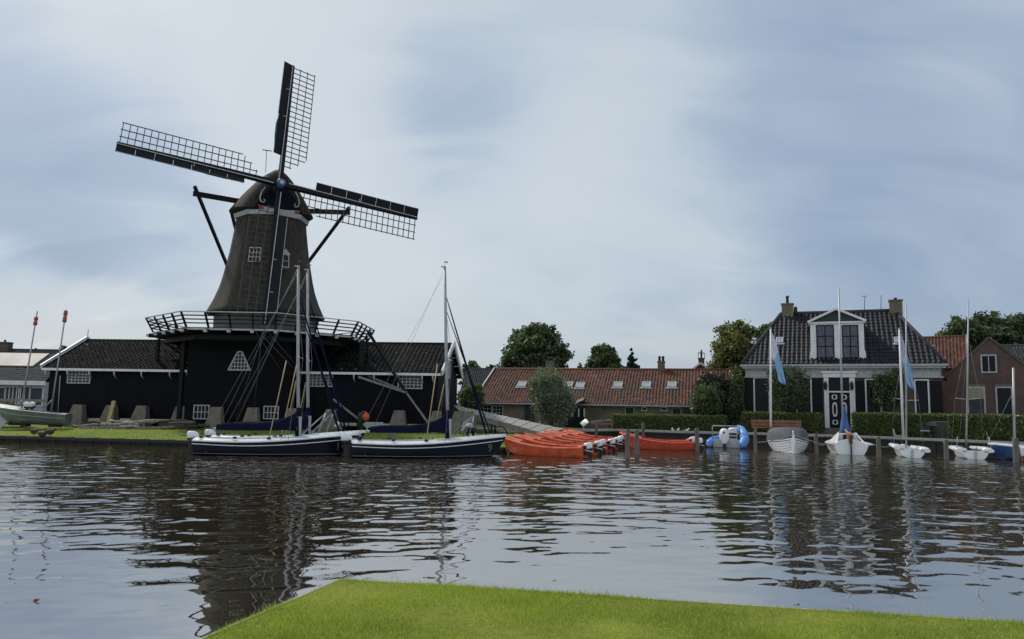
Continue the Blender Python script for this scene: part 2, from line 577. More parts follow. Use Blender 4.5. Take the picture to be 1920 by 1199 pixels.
FLOATR = M_('faded red float', (.36, .07, .05), .6, .2, 4)
DOORM = M_('black door paint', (.006, .009, .010), .4, .2, 4, 0, 0, .2)
PIPE = M_('brown pipe', (.10, .045, .035), .6)
LATT = M_('weathered lattice wood', (.06, .056, .050), .85, .3, 4)
RODM = M_('dark rod', (.085, .09, .095), .6, .2, 4)
TILES = tile_mat('grey roof tiles', [(.1, (.03, .031, .034)), (.5, (.05, .052, .056)), (.9, (.075, .077, .08))], .8, .1)
LF_DK = leaf_mat('dark leaves', (.02, .033, .014), (.072, .105, .04), (.18, .225, .092))
LF_MID = leaf_mat('green leaves', (.026, .046, .013), (.076, .118, .033), (.17, .225, .07))
LF_YEL = leaf_mat('yellow green leaves', (.05, .057, .016), (.16, .165, .045), (.30, .28, .095))
LF_CON = leaf_mat('conifer needles', (.008, .018, .012), (.018, .036, .022), (.038, .062, .034), .15)
LF_WIL = leaf_mat('grey green willow leaves', (.05, .07, .045), (.15, .185, .12), (.28, .32, .21))
LF_HED = leaf_mat('hedge leaves', (.026, .042, .008), (.085, .125, .022), (.24, .29, .056))
LF_RED = leaf_mat('dark copper leaves', (.018, .012, .012), (.035, .024, .02), (.06, .05, .03))
GRB = leaf_mat('grass blades', (.10, .14, .014), (.31, .39, .04), (.60, .60, .16), .42)
LAWN = grass_mat('lawn', (.10, .125, .016), (.32, .34, .055))
BANKG = grass_mat('bank grass', (.10, .135, .024), (.19, .225, .045), .6)
EARTH = grass_mat('ground', (.045, .055, .02), (.10, .095, .05), .5)


# ------------------------------------------------------------------ shared builders
def tile_roof(mb, E0, E1, R0, R1, tw=.25, rh=.34, amp=.075, k=6, step=.016):
    """pantiles laid row over row on a four sided slope (E eave, R ridge)"""
    E0, E1, R0, R1 = map(Vector, (E0, E1, R0, R1))
    e = (E1-E0); L = e.length; e.normalize()
    w = R0-E0
    s = w-e*w.dot(e); H = s.length; s.normalize()
    n = e.cross(s)
    if n.z < 0: n = -n
    u0, u1 = (R0-E0).dot(e), (R1-E0).dot(e)
    umin, umax = min(0, u0), max(L, u1)
    rows = max(1, int(round(H/rh))); rh = H/rows
    cols = max(1, int(round((umax-umin)/tw))); tw = (umax-umin)/cols
    nu = cols*k+1
    wave = [amp*(math.cos(2*math.pi*((i % k)/k))*.5+.5)**.9 for i in range(nu)]
    for r in range(rows):
        vs = []
        for jj, vv in ((0, r*rh-.02), (1, (r+1)*rh)):
            f = min(1, max(0, vv/H))
            lo, hi = u0*f, L+(u1-L)*f
            for i in range(nu):
                u = min(max(umin+i*tw/k, lo), hi)
                jit = (math.sin(r*12.9898+(i//k)*78.233)*43758.5453) % 1.0
                vs.append(E0+e*u+s*vv+n*(wave[i]+(step if jj == 0 else 0)+(jit-.5)*.016))
        fs = []; uvs = []
        for i in range(nu-1):
            a, b = vs[i], vs[i+1]
            if (a-b).length < 1e-5 and (vs[nu+i]-vs[nu+i+1]).length < 1e-5: continue
            fs.append((i, i+1, nu+i+1, nu+i))
            c = i//k; q = (i % k)/k
            uvs.append([(c+q*.99, r+.01), (c+(q+1/k)*.99, r+.01), (c+(q+1/k)*.99, r+.98), (c+q*.99, r+.98)])
        mb.add(vs, fs, True, uvs)
    return mb


def window(T, x0, x1, z0, z1, y, nx, nz, fw=.07, bw=.03, fm=None, gm=None, top=None, name='window', sill=False):
    """casement on the plane y (facing -y); frame with bars, the pane its own sub-part"""
    m = MB()
    m.box(x0-fw, x0, y-.06, y+.03, z0-fw, z1+fw)
    m.box(x1, x1+fw, y-.06, y+.03, z0-fw, z1+fw)
    m.box(x0, x1, y-.06, y+.03, z0-fw, z0)
    m.box(x0, x1, y-.06, y+.03, z1, z1+fw)
    for i in range(1, nx):
        x = x0+(x1-x0)*i/nx
        m.box(x-bw/2, x+bw/2, y-.045, y-.005, z0, z1)
    for i in range(1, nz):
        z = z0+(z1-z0)*i/nz
        m.box(x0, x1, y-.042, y-.008, z-bw/2, z+bw/2)
    if sill: m.box(x0-fw-.06, x1+fw+.06, y-.13, y-.062, z0-fw-.05, z0-fw+.02)
    w = m.build(name, fm or WHITE, T)
    MB().box(x0, x1, y-.02, y-.0, z0, z1).build('pane', gm or GLASS, w)
    return w


def skylight(T, c, eu, es, n, w, h):
    """roof window lying on a slope; eu along, es up the slope, n out"""
    eu, es, n = Vector(eu), Vector(es), Vector(n)
    c = Vector(c)
    M = Matrix((eu, es, n)).transposed().to_4x4(); M.translation = c
    m = MB()
    f = .07
    m.box(-w/2-f, -w/2, -h/2-f, h/2+f, -.02, .13, M).box(w/2, w/2+f, -h/2-f, h/2+f, -.02, .13, M)
    m.box(-w/2, w/2, -h/2-f, -h/2, -.02, .13, M).box(-w/2, w/2, h/2, h/2+f, -.02, .13, M)
    m.box(-w/2-f-.1, w/2+f+.1, -h/2-f-.16, -h/2-f-.003, .0, .06, M)
    o = m.build('skylight', OFFW, T)
    MB().box(-w/2, w/2, -h/2, h/2, .0, .10, M).build('pane', SKYGL, o)


def leaf_arrays(blobs, n, size, rng, sig=.21, per=45, shell=.42, flat=.75):
    """leaf quads gathered in clusters through the volume of several ellipsoids"""
    n = int(n*1.7); size = size*.72; per = int(per*.8)
    vol = np.array([b[1][0]*b[1][1]*b[1][2] for b in blobs])**.75
    vol = vol/vol.sum()
    K = max(4, n//per)
    which = rng.choice(len(blobs), K, p=vol)
    d = rng.normal(size=(K, 3)); d /= np.linalg.norm(d, axis=1)[:, None]
    rr = rng.random(K)**shell
    C = np.array([b[0] for b in blobs])[which]; R = np.array([b[1] for b in blobs])[which]
    cc = C + d*R*rr[:, None]
    idx = rng.integers(0, K, n)
    p = cc[idx] + np.clip(rng.normal(size=(n, 3)), -1.7, 1.7)*R[idx]*sig*np.array([1, 1, flat])
    a = rng.normal(size=(n, 3)); a /= np.linalg.norm(a, axis=1)[:, None]
    b = rng.normal(size=(n, 3)); b -= a*(a*b).sum(1)[:, None]; b /= np.linalg.norm(b, axis=1)[:, None]
    s = size*(.6+.8*rng.random(n))[:, None]
    V = np.stack([p-a*s, p-b*s*.55, p+a*s, p+b*s*.55], 1).reshape(-1, 3)
    F = np.arange(n*4).reshape(n, 4)
    return V, F


def tree(name, label, cat, pxc, ytop, ybase, wpx, Y, mat, n, leaf, seed, group=None, ground=.65, shape='round', trunk=True, depth=1.0):
    rng = np.random.default_rng(seed)
    b = P(pxc, ybase, Y)
    base = Vector((b.x, Y, ground))
    T = thing(name, label, cat, base, 0, group)
    top = P(pxc, ytop, Y).z-ground
    bot = max(P(pxc, ybase, Y).z-ground, .1)
    w = wpx*Y/FPX
    H = top-bot
    blobs = []
    if shape == 'round':
        nb = 11
        for i in range(nb):
            t = i/(nb-1)
            ang = i*2.4+rng.random()*.6
            zz = bot+H*(.22+.6*t)
            rad = w*.5*(.62*math.sqrt(max(0, 1-(2*abs(t-.35)/1.45)**2)))
            blobs.append(((rad*math.cos(ang), rad*math.sin(ang)*depth, zz), (w*.21*(1.15-.3*t), w*.21*(1.15-.3*t)*depth, H*.16)))
        blobs.append(((0, 0, bot+H*.48), (w*.36, w*.36*depth, H*.42)))
        blobs.append(((0, 0, bot+H*.80), (w*.20, w*.20*depth, H*.19)))
    elif shape == 'broad':
        nb = 13
        for i in range(nb):
            ang = i*2.4
            rad = w*.36*(.35+.65*rng.random())
            blobs.append(((rad*math.cos(ang), rad*math.sin(ang)*depth, bot+H*(.4+.42*rng.random())), (w*.17, w*.17*depth, H*.17)))
        blobs.append(((0, 0, bot+H*.5), (w*.4, w*.3*depth, H*.33)))
    elif shape == 'cone':
        for i in range(9):
            t = i/8
            blobs.append(((0, 0, bot+H*(.06+.88*t)), (w*.5*(1-t*.88), w*.5*(1-t*.88)*depth, H*.075)))
    elif shape == 'bush':
        for i in range(9):
            ang = i*2.4
            rad = w*.30
            blobs.append(((rad*math.cos(ang), rad*math.sin(ang)*depth, bot+H*(.28+.5*rng.random())), (w*.24, w*.24*depth, H*.26)))
        blobs.append(((0, 0, bot+H*.5), (w*.42, w*.42*depth, H*.48)))
    V, F = leaf_arrays(blobs, n, leaf, rng)
    V = V[:]
    V[:, 2] = np.maximum(V[:, 2], .02)
    np_mesh('crown', V, F, mat, T)
    if trunk:
        m = MB()
        r0 = max(.06, w*.035)
        zt = bot+H*.55
        m.tube([(0, 0, -.1), (.03*w, 0, zt*.45), (0, .02*w, zt)], [r0*1.25, r0, r0*.45], 8)
        for i in range(7):
            bb = blobs[(i*3) % len(blobs)]
            c = Vector(bb[0])
            st = Vector((0, 0, max(bot*.8, zt*(.35+.09*i))))
            m.tube([st, st.lerp(c, .5)+Vector((0, 0, -.03*H)), c], [r0*.55, r0*.35, r0*.12], 5)
        m.build('trunk', BARK, T)
    return T


def hedge(label, p0, p1, z0, z1, th, seed, n):
    """clipped hedge between two ground points"""
    p0 = Vector((p0[0], p0[1], 0)); p1 = Vector((p1[0], p1[1], 0))
    d = p1-p0; L = d.length
    T = thing('hedge', label, 'hedge', (p0.x, p0.y, z0), math.atan2(d.y, d.x), 'clipped hedges along the quay')
    rng = np.random.default_rng(seed)
    h = z1-z0
    m = MB().box(.1, L-.1, .1, th-.1, 0, h-.1)
    m.build('branches', LF_DK, T)
    # leaves on every face of the clipped body, a little uneven
    areas = np.array([L*h, L*h, L*th, th*h, th*h]); pr = areas*np.array([1.4, .3, 1.3, 1, 1]); pr /= pr.sum()
    f = rng.choice(5, n, p=pr)
    u, v = rng.random(n), rng.random(n)
    jit = rng.normal(size=n)*.045+.02*np.sin(u*L*2.3)+.02*np.sin(v*9+u*L*5)
    X = np.where(f < 3, u*L, np.where(f == 3, jit, L-jit))
    Yy = np.select([f == 0, f == 1, f == 2], [jit, th-jit, v*th], u*th)
    Z = np.select([f == 0, f == 1, f == 2], [v*h, v*h, h-jit*.8], v*h)
    p = np.stack([X, Yy, np.clip(Z, .02, None)], 1)
    a = rng.normal(size=(n, 3)); a /= np.linalg.norm(a, axis=1)[:, None]
    b = rng.normal(size=(n, 3)); b -= a*(a*b).sum(1)[:, None]; b /= np.linalg.norm(b, axis=1)[:, None]
    s = .05*(.6+.8*rng.random(n))[:, None]
    V = np.stack([p-a*s, p-b*s*.6, p+a*s, p+b*s*.6], 1).reshape(-1, 3)
    np_mesh('foliage', V, np.arange(n*4).reshape(n, 4), LF_HED, T)
    return T


def text(s, size, mat, parent, M, name='lettering', depth=.004):
    cu = bpy.data.curves.new(name, 'FONT')
    cu.body = s; cu.size = size; cu.extrude = depth
    cu.align_x = 'CENTER'; cu.align_y = 'CENTER'
    cu.materials.append(mat)
    tmp = bpy.data.objects.new(name, cu)
    me = bpy.data.meshes.new_from_object(tmp)
    bpy.data.objects.remove(tmp)
    if not me.materials: me.materials.append(mat)
    o = bpy.data.objects.new(name, me)
    COL.objects.link(o)
    o.parent = parent
    o.matrix_basis = M
    return o


def cat(tab, s):
    """smooth curve through a table of (s, value)"""
    xs = [t[0] for t in tab]; ys = [t[1] for t in tab]
    if s <= xs[0]: return ys[0]
    if s >= xs[-1]: return ys[-1]
    i = max(k for k in range(len(xs)-1) if xs[k] <= s)
    h = xs[i+1]-xs[i]; t = (s-xs[i])/h

    def sl(k):
        if k == 0: return (ys[1]-ys[0])/(xs[1]-xs[0])
        if k == len(xs)-1: return (ys[-1]-ys[-2])/(xs[-1]-xs[-2])
        return (ys[k+1]-ys[k-1])/(xs[k+1]-xs[k-1])
    a, b = sl(i)*h, sl(i+1)*h
    return (2*t**3-3*t*t+1)*ys[i]+(t**3-2*t*t+t)*a+(-2*t**3+3*t*t)*ys[i+1]+(t**3-t*t)*b


class Hull:
    """boat hull; x forward from the stern, z = 0 the waterline"""

    def __init__(s, L, beam, sheer, keel, rake=.0, p=.55, q=1.7, n=26, m=9, srake=0.0):
        s.L, s.beam, s.sheer, s.keel, s.rake, s.p, s.q, s.n, s.m, s.srake = L, beam, sheer, keel, rake, p, q, n, m, srake

    def at(s, u, t):
        """surface point (starboard, y < 0) at station u and girth t (0 keel, 1 gunwale)"""
        b = cat(s.beam, u); zs = cat(s.sheer, u); zk = cat(s.keel, u)
        z = zk+(zs-zk)*t**s.q
        y = b*t**s.p
        f = (z-zk)/max(zs-zk, 1e-4)
        x = u*s.L + s.rake*(u**8)*f - s.srake*((1-u)**10)*f
        return x, -y, z

    def section(s, u):
        pts = []
        for j in range(-s.m, s.m+1):
            t = abs(j)/s.m
            x, y, z = s.at(u, t)
            pts.append(Vector((x, y if j < 0 else -y, z)))
        return pts

    def shell(s):
        m = MB()
        secs = [s.section(i/s.n) for i in range(s.n+1)]
        m.loft(secs, False, False)
        # transom closes the stern
        k = len(secs[0])
        m.add(secs[0], [tuple(range(k))])
        return m

    def deck(s, c0, c1, cw, floor, camber=.06, inset=.0, lip=.03):
        """deck with an open well from station c0 to c1, cw = share of the half beam"""
        m = MB()
        secs = []
        us = sorted(set([i/s.n for i in range(s.n+1)]+[c0, c0+.004, c1-.004, c1]))
        for u in us:
            x, y, z = s.at(u, 1.0)
            b = max(-y-inset, .005)
            inside = c0+.003 <= u <= c1-.003
            w = b*cw
            if inside:
                secs.append([Vector((x, -b, z)), Vector((x, -w, z+lip)), Vector((x, -w*.96, floor)), Vector((x, w*.96, floor)), Vector((x, w, z+lip)), Vector((x, b, z))])
            else:
                secs.append([Vector((x, -b, z)), Vector((x, -w, z+camber*.6)), Vector((x, -w*.4, z+camber)), Vector((x, w*.4, z+camber)), Vector((x, w, z+camber*.6)), Vector((x, b, z))])
        m.loft(secs, False, False, smooth=False)
        k = 6
        m.add(secs[0], [tuple(range(k))])
        return m

    def strake(s, t, r, u0=0.0, u1=1.0, off=.0, n=26, sides=(-1, 1)):
        """band along the hull at girth t"""
        m = MB()
        for sd in sides:
            pts = []
            for i in range(n+1):
                u = u0+(u1-u0)*i/n
                x, y, z = s.at(u, t)
                pts.append((x, (y-off)*(-sd), z))
            m.tube(pts, r, 6)
        return m


def outboard(T, x, y, z, sc=1.0, cowl=None, parent=None, yaw=0.0, tilt=0.0):
    """outboard motor hung behind the transom at (x, y, z) of the boat"""
    par = parent or T
    M = Matrix.Translation((x, y, z)) @ Matrix.Rotation(yaw, 4, 'Z') @ Matrix.Rotation(tilt, 4, 'Y') @ Matrix.Scale(sc, 4)
    m = MB()
    secs = []
    for zz, a, b, c in ((.02, .24, .125, -.02), (.06, .27, .15, -.02), (.18, .28, .16, -.01), (.28, .25, .15, .02), (.34, .17, .11, .05), (.355, .06, .05, .06)):
        secs.append([M @ Vector((c-.04+a*math.copysign(abs(math.cos(2*math.pi*k/14))**.6, math.cos(2*math.pi*k/14)), b*math.copysign(abs(math.sin(2*math.pi*k/14))**.6, math.sin(2*math.pi*k/14)), zz)) for k in range(14)])
    m.loft(secs)
    o = m.build('outboard_motor', cowl or GELW, par)
    g = MB()
    g.box(-.24, .18, -.11, .11, -.10, .02, M)
    g.beam(M @ Vector((.0, 0, -.1)), M @ Vector((.02, 0, -.75)), .10*sc, .16*sc, (1, 0, 0))
    g.box(-.2, .14, -.05, .05, -.55, -.53, M)
    g.tube([M @ Vector((.16, 0, -.7)), M @ Vector((-.18, 0, -.7))], [.045*sc, .06*sc], 8)
    g.build('motor_leg', DKM, o)
    MB().tube([M @ Vector((.2, 0, .1)), M @ Vector((.62, .05, .18))], .022*sc, 6).build('tiller', DKM, o)
    return o


# ------------------------------------------------------------------ water, banks, ground
def poly_mesh(name, poly, z, mat, kind='structure'):
    m = MB()
    m.add([(x, y, z) for x, y in poly], [tuple(range(len(poly)))])
    o = m.build(name, mat)
    return tag(o, kind=kind)


SHORE = [(-140, 56), (-60, 43.2), (-24.7, 37.4), (-14.7, 35.8), (-4, 34.75), (-.3, 34.5), (.5, 36.6), (3.8, 47.6), (6.9, 51.0), (11.7, 48.6), (15.5, 48.2), (19.8, 46.3), (22.2, 44.2), (26.2, 39.4), (46, 24), (90, 0)]
QZ = .65
WSLOPE = .0125


def build_setting():
    # the canal: a fine sheet of crossing ripples, running out into a flat sheet beyond the banks
    rng = np.random.default_rng(11)
    r = [2.2]
    while r[-1] < 62: r.append(r[-1]+max(.03, .0026*r[-1]))
    r = np.array(r)
    th = np.radians(np.linspace(-66, 66, 1150))
    RR, TH = np.meshgrid(r, th, indexing='ij')
    X, Y = RR*np.sin(TH), RR*np.cos(TH)
    Z = np.zeros_like(X); Zs = np.zeros_like(X)
    for i in range(64):
        lam = .26*(8.0)**(rng.random()**1.35)
        a = math.radians(rng.normal(100, 34))
        k = 2*math.pi/lam
        kx, ky = k*math.cos(a), k*math.sin(a)
        A = WSLOPE*lam/(2*math.pi)*(1.0 if lam < 1.0 else .62)
        bend = .35*np.sin(.21*X*rng.random()+.17*Y*rng.random()+rng.random()*6)
        w = A*np.sin(kx*X+ky*Y+rng.random()*6.28+bend*3)
        if lam > .95: Z += w
        else: Zs += w
    calm = np.clip((Y-7)/20, 0, 1); calm = calm*calm*(3-2*calm)
    patch = .5+.5*np.sin(.33*X+.21*Y+1.3*np.sin(.19*Y-.11*X))*np.sin(.41*Y-.15*X+.8)
    amp = .16+.84*calm*(.45+.55*patch)
    lee = np.clip((Y-30)/8, 0, 1)
    amp *= 1-.45*lee
    Z = Z*(.42+.58*calm)*(1-.4*lee)+Zs*amp
    Z *= np.clip((62-RR)/8, 0, 1)
    nr, ntt = X.shape
    V = np.stack([X, Y, Z], -1).reshape(-1, 3)
    idx = np.arange(nr*ntt).reshape(nr, ntt)
    F = np.stack([idx[:-1, :-1], idx[:-1, 1:], idx[1:, 1:], idx[1:, :-1]], -1).reshape(-1, 4)[:, ::-1]
    # flat sheet around it, out to the horizon
    ring_o = [(700*math.sin(t)*1.5, 1500*math.cos(t)) for t in np.linspace(-2.2, 2.2, 60)]
    wo = np_mesh('water', V, F, water_mat())
    wo.data.polygons.foreach_set('use_smooth', np.ones(len(F), bool))
    tag(wo, kind='structure')
    wm = MB().add([(-700, -60, -.12), (700, -60, -.12), (700, 1500, -.12), (-700, 1500, -.12)], [(0, 1, 2, 3)])
    tag(wm.build('far_water', wo.data.materials[0]), kind='structure')
    # left bank: sloping grass from the timber edge up to the mill yard
    edge = [(-140, 56), (-60, 43.2), (-24.7, 37.4), (-14.7, 35.8), (-4, 34.75), (-.3, 34.5), (.5, 36.6), (3.8, 47.6)]
    back = [(-140, 66), (-60, 52), (-26, 45.0), (-16, 43.0), (-6, 42.6), (-2.0, 42.4), (-.5, 43.0), (3.6, 49.5)]
    m = MB()
    secs = []
    for (ex, ey), (bx, by) in zip(edge, back):
        secs.append([Vector((ex+(bx-ex)*t, ey+(by-ey)*t, z)) for t, z in ((0, .22), (.05, .27), (.35, .36), (.7, .48), (1, .55))])
    m.loft(secs, False, False)
    tag(m.build('grass_bank', BANKG), kind='structure')
    far = [(-700, 120), (-140, 66)]+[b for b in back[1:]]+[(6.5, 52.4), (6.9, 51.0), (11.7, 48.6), (15.5, 48.2), (19.8, 46.3), (22.2, 44.2), (26.2, 39.4), (46, 24), (90, 0), (700, -60), (700, 1500), (-700, 1500)]
    # yard behind the bank and the quay: one ground sheet to the horizon
    g = [(-700, 120, .55), (-140, 66, .55)]+[(x, y, .55) for x, y in back[1:-1]]+[(3.6, 49.5, .55), (6.9, 51.0, QZ)]+[(x, y, QZ) for x, y in SHORE[9:]]+[(700, -60, QZ), (700, 1500, .6), (-700, 1500, .6)]
    gm = MB().add(g, [tuple(range(len(g)))])
    o = gm.build('ground', EARTH)
    import bmesh
    bm = bmesh.new(); bm.from_mesh(o.data)
    bmesh.ops.triangulate(bm, faces=bm.faces[:])
    bm.to_mesh(o.data); bm.free()
    tag(o, kind='structure')
    # paved strip behind the quay edge
    q = SHORE[7:]
    inner = [(3.2, 50.2), (7.6, 52.8), (12.4, 50.2), (16.1, 49.9), (20.6, 47.9), (23.3, 45.6), (27.4, 40.7), (47, 25.6), (91, 1.5)]
    m = MB()
    m.loft([[Vector((a[0], a[1], QZ+.004 if i else .57)), Vector((b[0], b[1], QZ+.006 if i else .60))] for i, (a, b) in enumerate(zip(q, inner))], False, False, smooth=False)
    tag(m.build('quay_path', PAVE), kind='structure')
    # timber sheet edge of the left bank and quay wall on the right
    def wall(pts, ztop, th, name, mat, n):
        m = MB()
        for i in range(len(pts)-1):
            a, b = Vector((*pts[i], 0)), Vector((*pts[i+1], 0))
            d = (b-a); L = d.length; d.normalize()
            nn = Vector((d.y, -d.x, 0))
            k = max(1, int(L/n))
            for j in range(k):
                p = a+d*(L*j/k+.006); r = a+d*(L*(j+1)/k-.006)
                o_ = nn*(.02*((j*7) % 3))
                m.prism([p+o_+Vector((0, 0, -1)), r+o_+Vector((0, 0, -1)), r-nn*th+Vector((0, 0, -1)), p-nn*th+Vector((0, 0, -1))], (0, 0, 1+ztop[i]+.01*((j*5) % 4)))
            m.beam(a+nn*.1+Vector((0, 0, ztop[i]-.06)), b+nn*.1+Vector((0, 0, ztop[i+1]-.06)), .12, .14)
        tag(m.build(name, mat), kind='structure')
    wall(edge, [.27]*6+[.36, .48], .06, 'timber_bank_edge', WOODD, .32)
    wall(SHORE[7:], [QZ+.02]*9, .08, 'timber_quay_wall', WOODD, .35)
    m = MB()
    for i in range(7, len(SHORE)-1):
        a, b = SHORE[i], SHORE[i+1]
        m.beam((a[0], a[1], QZ+.04), (b[0], b[1], QZ+.04), .34, .13)
    tag(m.build('quay_edge_beam', RAMPW), kind='structure')
    # near lawn with its narrow edging
    cor, lft, rgt = (-1.62, 7.63), (-2.18, 5.69), (4.25, 6.48)
    lz = .4
    lawn = [(-4.3, -1.65), lft, cor, (1.66, 6.99), rgt, (12, 5.1), (12, -2)]
    m = MB()
    n = 40
    poly_mesh('lawn', lawn, lz, LAWN)
    m = MB()
    pl = [(-4.3, -1.65), lft, cor, (1.66, 6.99), rgt, (12, 5.1)]
    for i in range(len(pl)-1):
        a, b = Vector((*pl[i], 0)), Vector((*pl[i+1], 0))
        d = (b-a).normalized(); nn = Vector((-d.y, d.x, 0))
        m.prism([a+Vector((0, 0, -.6)), b+Vector((0, 0, -.6)), b+nn*.035+Vector((0, 0, -.6)), a+nn*.035+Vector((0, 0, -.6))], (0, 0, .6+lz+.002))
    tag(m.build('lawn_edging', EDGE), kind='structure')
    # blades of the lawn
    rng = np.random.default_rng(5)
    N = 250000
    x = rng.uniform(-2.6, 5.2, N); y = rng.uniform(5.2, 7.75, N)
    poly = np.array(lawn)
    ins = np.zeros(N, bool)
    j = len(poly)-1
    for i in range(len(poly)):
        xi, yi = poly[i]; xj, yj = poly[j]
        c = ((yi > y) != (yj > y)) & (x < (xj-xi)*(y-yi)/(yj-yi+1e-12)+xi)
        ins ^= c; j = i
    x, y = x[ins], y[ins]
    # tufts hang over the edging
    ne = 6500
    ex = []; 
    for a, b, k in ((lft, cor, .22), (cor, rgt, .78)):
        t = rng.random(int(ne*k)); off = rng.normal(size=len(t))*.02
        ex.append(np.stack([a[0]+(b[0]-a[0])*t+off*.5, a[1]+(b[1]-a[1])*t+off], 1))
    ex = np.concatenate(ex)
    x = np.concatenate([x, ex[:, 0]]); y = np.concatenate([y, ex[:, 1]])
    N = len(x)
    tuft = .5+.5*np.sin(x*3.1+np.sin(y*4.3)*1.7)*np.sin(y*5.2+x*1.3)
    h = (.015+.022*rng.random(N))*(.75+.5*tuft)
    patchy = np.sin(x*1.7+2.1*np.sin(y*1.9))+np.sin(y*2.9-x*1.1+1.2*np.sin(x*3.3))
    h = h*(1+.22*patchy)
    tall = rng.random(N) < .015
    h = np.where(tall, h*(1.3+.9*rng.random(N)), h)
    h[-len(ex):] *= .7+1.3*rng.random(len(ex))**2
    a = rng.random(N)*2*np.pi
    w = .0017+.0013*rng.random(N)
    lean = h*(.25+.6*rng.random(N)); la = rng.random(N)*2*np.pi
    dx, dy = np.cos(a)*w, np.sin(a)*w
    z0 = np.full(N, lz-.006)
    V = np.stack([np.stack([x-dx, y-dy, z0], 1), np.stack([x+dx, y+dy, z0], 1), np.stack([x+np.cos(la)*lean, y+np.sin(la)*lean, z0+h], 1)], 1).reshape(-1, 3)
    o = np_mesh('grass', V, np.arange(N*3).reshape(N, 3), GRB)
    tag(o, 'short mown green grass on the near lawn', 'grass', kind='stuff')
    # taller grass fringe on the far bank
    rng = np.random.default_rng(8)
    N = 26000
    ed = np.array(edge[2:]); bk = np.array(back[2:])
    seg = rng.integers(0, len(ed)-1, N); t = rng.random(N); v = rng.random(N)**1.8
    e = ed[seg]*(1-t[:, None])+ed[seg+1]*t[:, None]; k = bk[seg]*(1-t[:, None])+bk[seg+1]*t[:, None]
    p = e*(1-v[:, None])+k*v[:, None]
    z = np.interp(v, [0, .05, .35, .7, 1], [.22, .27, .36, .48, .55])
    h = .05+.08*rng.random(N); w = .012+.01*rng.random(N); a = rng.random(N)*np.pi*2
    q = np.stack([p[:, 0], p[:, 1], z-.02], 1)
    dv = np.stack([np.cos(a)*w, np.sin(a)*w, np.zeros(N)], 1)
    tip = q+np.stack([rng.normal(size=N)*.03, rng.normal(size=N)*.03, h], 1)
    V = np.stack([q-dv, q+dv, tip], 1).reshape(-1, 3)
    tag(np_mesh('bank_grass', V, np.arange(N*3).reshape(N, 3), GRB), 'rough green grass along the far mill bank', 'grass', kind='stuff')


build_setting()


